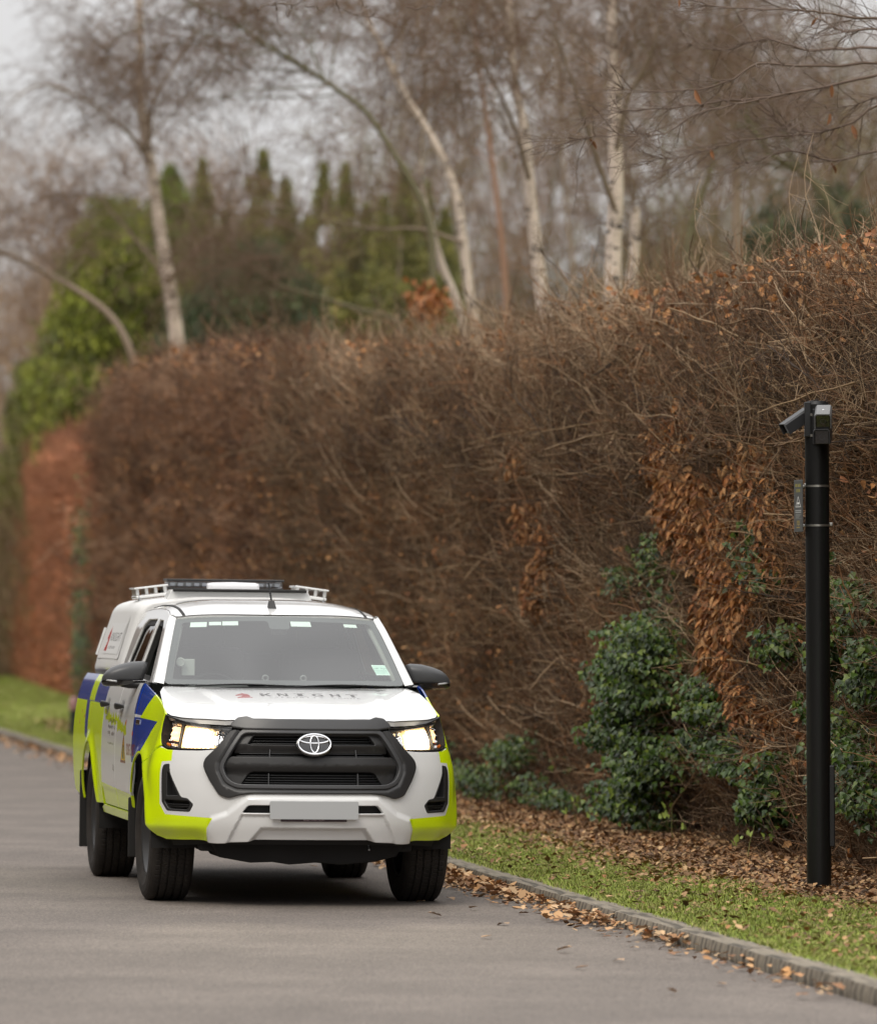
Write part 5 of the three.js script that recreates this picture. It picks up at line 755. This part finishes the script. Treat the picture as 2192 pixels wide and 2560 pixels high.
  const Bon = (x, z) => {
    const e = bonnetEdge(z), c = bonnetY(z), t = Math.abs(x) / Math.max(0.5, Math.min(0.8, edgeX(Math.min(z, 0.5))));
    const crease = lerp(0.52, 0.4, sstep(-0.3, 0.85, z)), ridge = 0.014 * sstep(crease + 0.05, crease - 0.01, Math.abs(x)) * sstep(-0.3, 0.1, z);
    return [x, e + (c - e) * (1 - Math.pow(t, 2.6)) - 0.008 + ridge, z];
  };
  {
    const right = [[0.0, -0.2], [0.3, -0.215], [0.55, -0.26], [0.7, -0.325], [0.742, -0.32], [0.784, -0.1], [0.797, 0.1], [0.807, 0.3], [0.81, 0.42], [0.785, 0.515], [0.728, 0.595], [0.658, 0.667], [0.567, 0.748], [0.495, 0.798], [0.455, 0.805], [0.44, 0.82], [0.4, 0.84], [0.34, 0.848], [0.2, 0.868], [0.0, 0.873]];
    const outline = [...right, ...mirrorX(right.slice(1, -1)).reverse()];
    const bonnetPrint = print(1024, 1024, (c, W, H) => {
      c.fillStyle = whiteHex; c.fillRect(0, 0, W, H);
      const X = (x) => (x + 0.82) / 1.64 * W, Y = (z) => (1 - (0.4 + z * -1 + 0.55) / 1.4) * H;   // v grows rearwards
      c.save();
      const tx = (x) => X(x), ty = (z) => (z + 0.45) / 1.4 * H;
      c.fillStyle = '#b4322e'; knightHead(c, tx(-0.37), ty(0.13), 0.1 / 1.64 * W, 0.17 / 1.4 * H);
      c.fillStyle = '#4f4846'; c.textBaseline = 'alphabetic'; const fs = 0.105 / 0.72 / 1.4 * H; c.font = 'bold ' + Math.round(fs) + 'px sans-serif';
      const word = 'KNIGHT', x0 = -0.235, x1 = 0.375; [...word].forEach((ch, i) => { const w = c.measureText(ch).width, cx = tx(lerp(x0 + 0.045, x1 - 0.045, i / 5)); c.save(); c.translate(cx, ty(0.255)); c.scale(Math.min(2.0, 0.078 / 1.64 * W / Math.max(34, w)), 1); c.textAlign = 'center'; c.fillText(ch, 0, 0); c.restore(); });
      c.font = Math.round(0.028 / 1.4 * H / 0.72) + 'px sans-serif'; const sub = 'SECURITY GROUP'; [...sub].forEach((ch, i) => { c.textAlign = 'center'; c.fillText(ch, tx(lerp(x0 + 0.1, x1 - 0.02, i / 13)), ty(0.31)); });
      c.restore();
    });
    obj('bonnet', panel(Bon, outline, { g: 0.028, th: 0.03, ch: 0.006, uv: (x, z) => [(x + 0.82) / 1.64, 1 - (z + 0.45) / 1.4], out: () => [0, 1, 0] }), phys(0xffffff, 0.26, { map: bonnetPrint, clearcoat: 1, clearcoatRoughness: 0.03 }), truck);
    obj('scuttle', panel((x, z) => [x, 1.262 - 0.03 * (x / 0.75) ** 2, z], both([[0.73, -0.16], [0.735, -0.42]]), { g: 0.1, th: 0.02, ch: 0, out: () => [0, 1, 0] }), blackPlastic, truck);
  }
  // ---- windscreen: a from -1 to 1 across, b from 0 at its foot to 1 at the roof
  const WS = (a, b) => { const w = lerp(0.728, 0.605, b), z = lerp(-0.235 - 0.125 * a * a, -0.80 - 0.055 * a * a, b) - 0.018 * Math.sin(Math.PI * b) * 0, y = lerp(1.272, 1.684 - 0.016 * a * a, b) + 0.012 * Math.sin(Math.PI * b); return [a * w, y, z]; };
  {
    const full = roundPoly([[-1, 0], [1, 0], [1, 1], [-1, 1]], 0.06, 5), clear = roundPoly([[-0.945, 0.07], [0.945, 0.07], [0.935, 0.925], [0.12, 0.93], [0.115, 0.8], [-0.085, 0.8], [-0.09, 0.93], [-0.935, 0.925]], 0.045, 4);
    const up = () => [0, 1, 1];
    const w = obj('windscreen', panel(WS, full, { g: 0.06, th: 0, ch: 0, rim: false, out: up }), glass, truck);
    obj('windscreen_border', panel(WS, full, { holes: [clear], g: 0.05, th: 0, ch: 0, rim: false, out: up, lift: -0.004 }), std(lin(0.03, 0.03, 0.031), 0.5), w);
    obj('sensor_housing', panel(WS, roundPoly([[-0.075, 0.985], [0.105, 0.985], [0.09, 0.81], [-0.06, 0.81]], 0.03), { g: 0.1, th: 0.04, ch: 0.004, out: up, lift: -0.012 }), std(lin(0.05, 0.05, 0.05), 0.6), w);
    const paper = std(lin(0.72, 0.78, 0.74), 0.6);
    for (const [a0, a1, b0, b1] of [[-0.85, -0.69, 0.84, 0.92], [-0.67, -0.55, 0.865, 0.92], [-0.54, -0.385, 0.86, 0.925], [0.13, 0.33, 0.845, 0.925], [0.66, 0.79, 0.855, 0.905]]) obj('screen_sticker', panel(WS, [[a0, b0], [a1, b0], [a1, b1], [a0, b1]], { g: 0.2, th: 0, ch: 0, rim: false, out: up, lift: -0.003 }), paper, w);
    const tax = print(128, 96, (c) => { c.fillStyle = '#c3ded3'; c.fillRect(0, 0, 128, 96); c.strokeStyle = '#e2f3ec'; c.lineWidth = 8; c.strokeRect(4, 4, 120, 88); c.fillStyle = '#6f8f86'; smudge(c, 14, 26, 100, 13, 9, 21); c.fillStyle = '#94b0a7'; c.fillRect(14, 50, 100, 4); c.fillRect(14, 62, 100, 3); c.fillRect(14, 73, 76, 3); });
    obj('screen_sticker', panel(WS, [[0.79, 0.15], [0.915, 0.15], [0.9, 0.29], [0.775, 0.29]], { g: 0.2, th: 0, ch: 0, rim: false, out: up, lift: -0.003, uv: (a, b) => [(a - 0.775) / 0.14, (b - 0.15) / 0.14] }), std(0xffffff, 0.6, { map: tax }), w);
    const W3 = (a, b, h = 0.015) => { const p = WS(a, b); return V(p[0], p[1] + h * 0.8, p[2] + h); };
    for (const [a0, a1] of [[-0.75, -0.02], [0.05, 0.82]]) obj('wiper', [tube([W3(a0, -0.045), W3((a0 + a1) / 2, -0.02), W3(a1, -0.035)], 0.005, 6, 14), tube([W3(a1 * 0.6 + a0 * 0.4, -0.03, 0.02), W3((a0 + a1) / 2, -0.02, 0.015)], 0.005, 6, 8)], blackPlastic, truck);
  }
  // ---- cab: pillars, side frames, roof
  const cabX = (y) => 0.8 - (y - 1.25) * 0.36 - 0.03 * sstep(1.6, 1.74, y) * 0.6;
  const topY = spline([[-0.95, 1.683], [-1.15, 1.708], [-1.5, 1.722], [-2.0, 1.722], [-2.5, 1.705]]);
  const roofC = spline([[-0.8, 1.69], [-0.95, 1.724], [-1.15, 1.755], [-1.5, 1.783], [-2.0, 1.79], [-2.5, 1.778]]);
  for (const k of [-1, 1]) {
    const side = (z, y) => [k * cabX(y), y, z], out = () => [k, 0.3, 0];
    const topEdge = Array.from({ length: 9 }, (_, i) => { const z = lerp(-2.5, -0.97, i / 8); return [z, topY(z)]; });
    const fWin = roundPoly([[-0.6, 1.285], [-1.38, 1.3], [-1.38, 1.655], [-1.12, 1.648], [-0.98, 1.61]], 0.03), rWin = roundPoly([[-1.47, 1.3], [-2.22, 1.31], [-2.25, 1.4], [-2.14, 1.62], [-2.0, 1.655], [-1.47, 1.658]], 0.03);
    const f = obj('cab_side_frame', panel(side, [[-0.43, 1.277], ...[[-0.56, 1.39], [-0.7, 1.5], [-0.84, 1.602]], ...topEdge.slice().reverse(), [-2.52, 1.6], [-2.45, 1.277]], { holes: [fWin, rWin], g: 0.05, th: 0.03, ch: 0.006, out }), white, truck);
    for (const [win, open] of [[fWin, k < 0], [rWin, false]]) {
      obj('window_seal', panel(side, inset(ccw(win), -0.004), { holes: [inset(ccw(win), 0.03)], g: 0.05, th: 0.03, ch: 0.002, out, lift: -0.012 }), rubber, f);
      if (!open) obj('window_pane', panel(side, inset(ccw(win), 0.012), { g: 0.1, th: 0, ch: 0, rim: false, out, lift: -0.02 }), sideGlass, f);
    }
    obj('door_pillar_trim', panel(side, [[-1.385, 1.3], [-1.465, 1.3], [-1.465, 1.66], [-1.385, 1.66]], { g: 0.1, th: 0.02, ch: 0.003, out, lift: 0.001 }), white, f);
    obj('mirror_sail', panel(side, roundPoly([[-0.5, 1.285], [-0.68, 1.285], [-0.68, 1.36], [-0.6, 1.36]], 0.01), { g: 0.1, th: 0.03, ch: 0.003, out, lift: -0.004 }), darkPlastic, f);
    const pil = []; for (let i = 0; i <= 16; i++) { const b = i / 16, p = V(...WS(k * 1.0, b)), zE = lerp(-0.425, -0.95, b), yE = lerp(1.272, 1.684, b) + 0.006, e = V(k * (cabX(yE) - 0.002), yE, zE); const ringp = []; for (let j = 0; j <= 8; j++) { const t = j / 8, m = p.clone().lerp(e, t); m.x += k * 0.022 * Math.sin(Math.PI * t); m.z += 0.018 * Math.sin(Math.PI * t); m.y += 0.006 * Math.sin(Math.PI * t); ringp.push(m); } pil.push(ringp); }
    obj('windscreen_pillar', loft(pil, { closed: false, caps: false }), white, truck);
  }
  {
    const roof = (x, z) => { const e = topY(Math.min(z, -0.95)) - 0.002, c = roofC(z), w = cabX(e) + 0.001; let fr = sstep(-0.95, -0.8, z); const e2 = lerp(e, 1.668, fr), w2 = lerp(w, 0.61, fr); return [x, e2 + (c - e2) * (1 - Math.pow(Math.min(1, Math.abs(x) / w2), 4.2)), z]; };
    const half = []; for (let i = 0; i <= 14; i++) { const z = lerp(-2.5, -0.97, i / 14); half.push([cabX(topY(z)) - 0.001, z]); } half.push([0.608, -0.86], [0.58, -0.84], [0.4, -0.822], [0.2, -0.81], [0.0, -0.806]);
    const outline = [...half, ...mirrorX(half.slice(0, -1)).reverse()];
    const r = obj('roof', panel(roof, outline, { g: 0.05, th: 0.03, ch: 0.006, out: () => [0, 1, 0] }), white, truck);
    for (const k of [-1, 1]) obj('roof_ditch_trim', panel(roof, [[k * 0.548, -0.85], [k * 0.566, -0.85], [k * 0.566, -2.46], [k * 0.548, -2.46]], { g: 0.06, th: 0.004, ch: 0.001, lift: 0.003, out: () => [0, 1, 0] }), rubber, r);
    // aerial
    const a = new THREE.Group(); a.name = 'aerial'; truck.add(a); const y0 = roof(0, -1.02)[1];
    obj('aerial_base', loft([0, 0.3, 0.7, 1].map((t) => { const w = lerp(0.05, 0.03, t), d = lerp(0.075, 0.04, t); return [[-w, 0, -d], [w, 0, -d], [w, 0, d], [-w, 0, d]].map(([x, , z]) => [x / 2, y0 - 0.006 + t * 0.048, -1.02 + z / 2 - 0.012 * t]); }), { crease: true }), darkPlastic, a);
    obj('aerial_rod', [tube([[0, y0 + 0.03, -1.02], [-0.012, y0 + 0.155, -1.09]], 0.0045, 6, 2), ...Array.from({ length: 9 }, (_, i) => new THREE.TorusGeometry(0.0058, 0.0022, 6, 10).rotateX(Math.PI / 2 - 0.5).translate(-0.012 * (i + 2) / 11, y0 + 0.03 + 0.125 * (i + 2) / 11, -1.02 - 0.07 * (i + 2) / 11))], blackPlastic, a);
    // cab back wall
    obj('cab_back', panel((x, y) => [x, y, -2.46], both([[0.62, 1.7], [0.76, 1.28], [0.76, 0.9]]), { g: 0.2, th: 0.03, ch: 0, out: () => [0, 0, -1] }), std(lin(0.12, 0.12, 0.12), 0.8), truck);
  }
  // ---- door mirrors
  for (const k of [-1, 1]) {
    const m = new THREE.Group(); m.name = 'door_mirror'; truck.add(m);
    const prof = [[0.0, 1.325, 0.07, 0.05], [0.03, 1.33, 0.074, 0.062], [0.1, 1.328, 0.072, 0.07], [0.16, 1.321, 0.064, 0.066], [0.21, 1.312, 0.054, 0.056], [0.238, 1.304, 0.04, 0.042], [0.252, 1.299, 0.02, 0.02], [0.255, 1.298, 0.004, 0.004]];
    const ring = (x, y, hy, hz, lo, hi) => Array.from({ length: 28 }, (_, i) => { const t = i / 28 * 2 * Math.PI, c = Math.cos(t), s = Math.sin(t), p = 0.72, yy = Math.sign(s) * Math.pow(Math.abs(s), p) * hy; return [k * (0.808 + x - 0.02 * (yy / 0.07)), clamp(y + yy, lo, hi), -0.745 + Math.sign(c) * Math.pow(Math.abs(c), 0.85) * hz * (c > 0 ? 1.15 : 0.7)]; });
    obj('mirror_shell', loft(prof.map(([x, y, hy, hz]) => ring(x, y, hy, hz, 1.288 - 0.0 * x, 2))), mirrorShell, m);
    obj('mirror_lower', loft(prof.map(([x, y, hy, hz]) => ring(x * 0.995, y - 0.004, hy + 0.004, hz * 0.98, 0, 1.286))), gloss, m);
    obj('mirror_indicator', tube([[k * 0.98, 1.281, -0.665], [k * 1.03, 1.287, -0.69], [k * 1.06, 1.292, -0.735]], 0.006, 6, 10).scale(1, 1, 1), std(lin(0.5, 0.5, 0.5), 0.15), m);
    obj('mirror_arm', loft([[0.77, 1.258, 0.018, 0.035, -0.67], [0.84, 1.26, 0.022, 0.04, -0.71], [0.9, 1.264, 0.026, 0.045, -0.735], [0.97, 1.27, 0.018, 0.04, -0.74], [0.99, 1.275, 0.004, 0.01, -0.74]].map(([x, y, hy, hz, z]) => Array.from({ length: 14 }, (_, i) => { const t = i / 14 * 2 * Math.PI; return [k * x, y + hy * Math.sign(Math.sin(t)) * Math.pow(Math.abs(Math.sin(t)), 0.7), z + hz * Math.cos(t)]; }))), blackPlastic, m);
    obj('mirror_glass', new THREE.CircleGeometry(0.06, 24).scale(1.5, 0.85, 1).rotateY(Math.PI).translate(k * 0.92, 1.33, -0.792), std(lin(0.8, 0.8, 0.8), 0.02, { metalness: 1 }), m);
  }
  // ---- canopy over the cargo bed, with its roof equipment
  {
    const gel = phys(lin(0.74, 0.735, 0.72), 0.4, { specularIntensity: 0.5 });
    const canopy = new THREE.Group(); canopy.name = 'canopy'; truck.add(canopy);
    const halfP = roundPoly([[0.778, 1.305], [0.768, 1.38], [0.642, 1.768], [0.3, 1.812], [-0.3, 1.812], [-0.642, 1.768], [-0.768, 1.38], [-0.778, 1.305], [0, 1.29]], 0.075, 6).slice(0, -7);
    const ringAt = (z, sc, dy) => halfP.map(([x, y]) => [x * sc, 1.305 + (y - 1.305) * sc + dy, z]);
    obj('canopy_shell', loft([ringAt(-2.58, 0.93, 0.01), ringAt(-2.6, 0.975, 0.004), ringAt(-2.66, 0.995, 0), ringAt(-3.0, 1, 0.004), ringAt(-3.8, 1, 0.002), ringAt(-4.2, 0.995, -0.006), ringAt(-4.26, 0.985, -0.02), ringAt(-4.28, 0.93, -0.03)]), gel, canopy);
    for (const k of [-1, 1]) {
      const face = (z, y) => { const t = clamp((y - 1.38) / (1.7 - 1.38), 0, 1); return [k * (lerp(0.768, 0.664, t) + 0.001), y, z]; };
      const logo = print(512, 256, (c, W, H) => {
        c.fillStyle = whiteHex; c.fillRect(0, 0, W, H); c.fillStyle = '#b4322e'; knightHead(c, 14, 20, 92, 215); c.fillStyle = '#2c2e30'; c.font = '96px sans-serif'; c.fillText('KNIGHT', 118, 150, 380); c.font = '30px sans-serif'; c.fillText('SECURITY GROUP', 124, 214, 340);
      });
      const p = obj('canopy_side_panel', panel(face, roundPoly([[-2.78, 1.4], [-4.12, 1.4], [-4.1, 1.68], [-2.86, 1.68]], 0.03), { g: 0.1, th: 0, ch: 0, rim: false, lift: 0.0015, out: () => [k, 0.2, 0] }), gel, canopy);
      obj('canopy_logo', panel(face, [[-2.9, 1.43], [-3.85, 1.43], [-3.85, 1.63], [-2.9, 1.63]], { g: 0.2, th: 0, ch: 0, rim: false, lift: 0.0035, out: () => [k, 0.2, 0], uv: (z, y) => [k < 0 ? (z + 3.85) / 0.95 : (-2.9 - z) / 0.95, (y - 1.43) / 0.2] }), phys(0xffffff, 0.4, { map: logo, specularIntensity: 0.5 }), p);
      obj('canopy_hinge_rail', [tube([[k * 0.762, 1.42, -4.17], [k * 0.704, 1.6, -4.17]], 0.009, 8, 4)], white, canopy);
      // raised ventilator
      const v = new THREE.Group(); v.name = 'roof_ventilator'; v.position.set(k * 0.52, 1.838, -3.2); v.rotation.z = -k * 0.13; truck.add(v);
      obj('ventilator_base', box(0.21, 0.022, 0.3, 0.0, -0.028, 0, 0.01), white, v);
      for (const x of [-0.09, -0.03, 0.03, 0.09]) obj('ventilator_post', box(0.022, 0.04, 0.26, x, 0.004, 0), white, v);
      obj('ventilator_lid', box(0.222, 0.012, 0.32, 0, 0.03, 0, 0.005), white, v);
      obj('ventilator_bracket', box(0.012, 0.06, 0.02, k * 0.085, -0.05, 0.14), satin, v);
    }
    obj('canopy_front_step', [extrude([[-0.46, 1.79], [0.46, 1.79], [0.435, 1.842], [-0.435, 1.842]], 0.2, 0.006).translate(0, 0, -2.84)], white, canopy);
    obj('canopy_front_trim', box(0.86, 0.02, 0.06, 0, 1.846, -2.63, 0.008), rubber, canopy);
    const hub = obj('aerial_dome', loft([[-0.17, 0.012, 0.03], [-0.165, 0.022, 0.06], [-0.14, 0.028, 0.085], [0, 0.032, 0.1], [0.14, 0.028, 0.085], [0.165, 0.022, 0.06], [0.17, 0.012, 0.03]].map(([x, hy, hz]) => Array.from({ length: 20 }, (_, i) => { const t = i / 20 * 2 * Math.PI, p = (v) => Math.sign(v) * Math.pow(Math.abs(v), 0.6); return [x, 1.872 + hy * p(Math.sin(t)), -3.0 + hz * p(Math.cos(t))]; }))), PC(lin(0.8, 0.8, 0.82)), truck);
    const lb = new THREE.Group(); lb.name = 'light_bar'; truck.add(lb);
    obj('light_bar_lens', box(0.755, 0.046, 0.24, 0, 1.888, -3.5, 0.02), phys(lin(0.85, 0.87, 0.9), 0.12, { transmission: 0.9, thickness: 0, ior: 1.5 }), lb);
    obj('light_bar_reflector', Array.from({ length: 14 }, (_, i) => box(0.042, 0.03, 0.16, -0.345 + i * 0.053, 1.888, -3.5, 0.006)), satin, lb);
    obj('light_bar_lid', box(0.77, 0.014, 0.26, 0, 1.917, -3.5, 0.006), darkPlastic, lb);
    obj('light_bar_base', [box(0.76, 0.012, 0.25, 0, 1.862, -3.5), ...[-1, 1].map((k) => box(0.1, 0.05, 0.1, k * 0.28, 1.835, -3.5))], darkPlastic, lb);
    obj('roof_bar', box(1.0, 0.016, 0.05, 0, 1.84, -3.32, 0.006), rubber, canopy);
    obj('tailgate', [box(1.56, 0.5, 0.05, 0, 1.02, -4.31, 0.02)], white, truck);
    obj('rear_bumper', box(1.7, 0.16, 0.16, 0, 0.55, -4.4, 0.04), greyPlastic, truck);
  }
  // ---- wheels
  {
    const W = 0.265, R = 0.388, prof = [];
    const pts = [[0.235, -0.105], [0.262, -0.12], [0.3, -0.133], [0.34, -0.13], [0.362, -0.122], [0.377, -0.11], [0.384, -0.1]];
    const grooves = [-0.068, -0.023, 0.023, 0.068];
    const right = []; let y = -0.1; right.push([R - 0.003, -0.1], [R, -0.09]);
    for (const g of grooves) right.push([R, g - 0.0065], [R - 0.01, g - 0.0045], [R - 0.01, g + 0.0045], [R, g + 0.0065]);
    right.push([R, 0.09], [R - 0.003, 0.1]);
    const full = [...pts, ...right, ...pts.slice().reverse().map(([r, x]) => [r, -x])];
    let tyreG = new THREE.LatheGeometry(full.map(([r, x]) => new THREE.Vector2(r, x)), 96).toNonIndexed(); tyreG.computeVertexNormals(); tyreG.rotateZ(Math.PI / 2);
    // tread blocks: cross cuts in each rib and shoulder lugs
    const nz = noise2(5), tread = pixels(1024, 256, (i, j) => { const u = i / 1024, v = j / 256; let h = 0.75; if (v > 0.3 && v < 0.7) { const rib = Math.floor((v - 0.3) / 0.08), ph = (u * 84 + rib * 0.37 + (v - 0.3) * 6 * (rib % 2 ? 1 : -1)) % 1; if (((ph + 1) % 1) < 0.16) h = 0.15; } else { if ((u * 70 % 1) < 0.22 && ((v > 0.2 && v < 0.3) || (v > 0.7 && v < 0.8))) h = 0.2; } h += 0.15 * (nz(i * 0.2, j * 0.2, 2) - 0.5); return [h, h, h]; }, false);
    const dirt = pixels(512, 64, (i, j) => { const n = nz(i * 0.06, j * 0.1, 4), k = 0.1 + 0.1 * n; return [k * 1.08, k * 0.96, k * 0.86]; });
    const tyreM = std(0xffffff, 0.82, { map: dirt, bumpMap: tread, bumpScale: 0.006 });
    const rimM = std(lin(0.05, 0.05, 0.052), 0.45, { metalness: 0.3 });
    for (const [x, z] of [[-0.752, AX], [0.752, AX], [-0.758, RX], [0.758, RX]]) {
      const k = Math.sign(x), w = new THREE.Group(); w.name = 'wheel'; w.position.set(x, R - 0.004, z); w.rotation.y = z === AX ? 0.03 : 0; truck.add(w);
      obj('tyre', tyreG, tyreM, w);
      const face = new THREE.LatheGeometry([[0.0, 0.05], [0.06, 0.052], [0.075, 0.035], [0.15, 0.03], [0.19, 0.05], [0.205, 0.06], [0.225, 0.1], [0.238, 0.108], [0.238, 0.1], [0.215, 0.05], [0.21, -0.1], [0.238, -0.108]].map((p) => new THREE.Vector2(...p)), 64).rotateZ(-k * Math.PI / 2);
      const rm = obj('rim', [face, new THREE.CylinderGeometry(0.21, 0.21, 0.02, 48).rotateZ(Math.PI / 2)], rimM, w);
      for (let i = 0; i < 6; i++) { const t = i / 6 * 2 * Math.PI; obj('wheel_nut', new THREE.CylinderGeometry(0.01, 0.01, 0.025, 6).rotateZ(Math.PI / 2).translate(k * 0.05, 0.07 * Math.cos(t), 0.07 * Math.sin(t)), satin, rm); }
      for (let i = 0; i < 10; i++) { const t = i / 10 * 2 * Math.PI; obj('rim_hole', new THREE.CylinderGeometry(0.022, 0.022, 0.004, 14).rotateZ(Math.PI / 2).translate(k * 0.0345, 0.125 * Math.cos(t), 0.125 * Math.sin(t)), under, rm); }
    }
  }
  // ---- underbody and inner body
  {
    const u = new THREE.Group(); u.name = 'underbody'; truck.add(u);
    obj('chassis', [box(1.04, 0.5, 4.2, 0, 0.72, -1.9, 0.03), box(0.12, 0.16, 4.6, -0.42, 0.44, -1.9), box(0.12, 0.16, 4.6, 0.42, 0.44, -1.9), box(1.5, 0.1, 1.95, 0, 0.47, -1.45, 0.03), box(1.5, 0.45, 1.2, 0, 0.95, -3.9, 0.03)], under, u);
    obj('engine_bay', [box(1.04, 0.55, 1.0, 0, 0.78, 0.2, 0.04), box(1.3, 0.32, 0.3, 0, 0.62, 0.62, 0.04)], under, u);
    obj('front_axle', [tube([[-0.62, 0.37, 0], [-0.3, 0.3, 0.02], [0.3, 0.3, 0.02], [0.62, 0.37, 0]], 0.045, 10, 16), box(0.9, 0.09, 0.34, 0, 0.3, 0.1, 0.03), tube([[-0.6, 0.33, 0.3], [-0.2, 0.27, 0.36], [0.2, 0.27, 0.36], [0.6, 0.33, 0.3]], 0.016, 8, 12)], under, u);
    obj('rear_axle', [tube([[-0.64, 0.39, RX], [0.64, 0.39, RX]], 0.05, 10, 2), new THREE.SphereGeometry(0.16, 20, 14).scale(1, 1, 1.1).translate(-0.05, 0.37, RX)], under, u);
    obj('skid_shield', [extrude([[-0.55, 0.36], [-0.5, 0.29], [-0.33, 0.26], [-0.2, 0.265], [-0.1, 0.25], [0.05, 0.262], [0.2, 0.25], [0.4, 0.268], [0.52, 0.3], [0.56, 0.36]], 0.5, 0.01).translate(0, 0, 0.2), box(1.25, 0.06, 0.1, 0, 0.345, 0.62, 0.02)], under, u);
    obj('tow_eye', [tube([[0.36, 0.36, 0.72], [0.362, 0.335, 0.73]], 0.004, 6, 3), box(0.012, 0.012, 0.01, 0.362, 0.33, 0.73)], satin, u);
  }
  // ---- cabin
  {
    const c = new THREE.Group(); c.name = 'cabin'; truck.add(c);
    const cloth = std(lin(0.05, 0.05, 0.052), 0.9), trim = std(lin(0.09, 0.09, 0.09), 0.7), pale = std(lin(0.42, 0.42, 0.4), 0.8);
    obj('dashboard', loft([[-0.3, 1.235, 0.02], [-0.45, 1.245, 0.06], [-0.62, 1.24, 0.1], [-0.75, 1.2, 0.12], [-0.8, 1.1, 0.1], [-0.75, 0.95, 0.1]].map(([z, y, d]) => [[-0.72, y - d, z], [-0.72, y, z], [0.72, y, z], [0.72, y - d, z]])), trim, c);
    obj('instrument_hood', loft([[-0.56, 0.01], [-0.62, 0.05], [-0.74, 0.06], [-0.78, 0.02]].map(([z, h]) => Array.from({ length: 12 }, (_, i) => { const t = i / 11 * Math.PI; return [-0.36 - 0.2 * Math.cos(t), 1.235 + h * Math.sin(t), z]; })), { caps: true }), trim, c);
    obj('steering_wheel', [new THREE.TorusGeometry(0.185, 0.016, 10, 40).rotateX(-0.45).translate(-0.36, 1.16, -0.95), box(0.3, 0.06, 0.03, -0.36, 1.16, -0.95, 0.012)], blackPlastic, c);
    for (const k of [-1, 1]) { obj('seat', [box(0.5, 0.62, 0.16, k * 0.36, 1.18, -1.5, 0.06).rotateX(0), box(0.5, 0.16, 0.5, k * 0.36, 0.85, -1.25, 0.06)], cloth, c); obj('headrest', box(0.27, 0.17, 0.1, k * 0.36, 1.56, -1.53, 0.045), cloth, c); }
    obj('rear_bench', [box(1.3, 0.6, 0.16, 0, 1.15, -2.3, 0.05), box(1.3, 0.16, 0.5, 0, 0.85, -2.1, 0.05)], cloth, c);
    obj('headlining', panel((x, z) => [x, 1.665 - 0.03 * x * x, z], both([[0.57, -0.95], [0.6, -2.4]]), { g: 0.3, th: 0.01, ch: 0, out: () => [0, -1, 0] }), pale, c);
    obj('cabin_floor', box(1.4, 0.04, 2.0, 0, 0.6, -1.5), under, c);
    for (const k of [-1, 1]) { obj('grab_handle', tube([[k * 0.6, 1.6, -0.98], [k * 0.625, 1.55, -0.93], [k * 0.655, 1.47, -0.84], [k * 0.66, 1.42, -0.77]], 0.013, 8, 12), pale, c); obj('pillar_lining', tube([[k * 0.7, 1.28, -0.46], [k * 0.66, 1.42, -0.62], [k * 0.585, 1.63, -0.88]], 0.03, 8, 12), pale, c); }
    obj('phone_mount', [new THREE.TorusGeometry(0.022, 0.007, 8, 20).translate(-0.6, 1.4, -0.62), new THREE.CircleGeometry(0.02, 16).translate(-0.6, 1.4, -0.615), box(0.08, 0.1, 0.015, -0.55, 1.37, -0.66)], pale, c);
    for (const [x, y] of [[-0.11, 1.31], [0.12, 1.31], [-0.1, 1.28], [0.12, 1.28]]) obj('suction_cup', new THREE.TorusGeometry(0.016, 0.006, 8, 20).translate(x, y, -0.42), std(lin(0.2, 0.2, 0.2), 0.3), c);
  }
  shade(truck);
}
renderer.render(scene, camera);
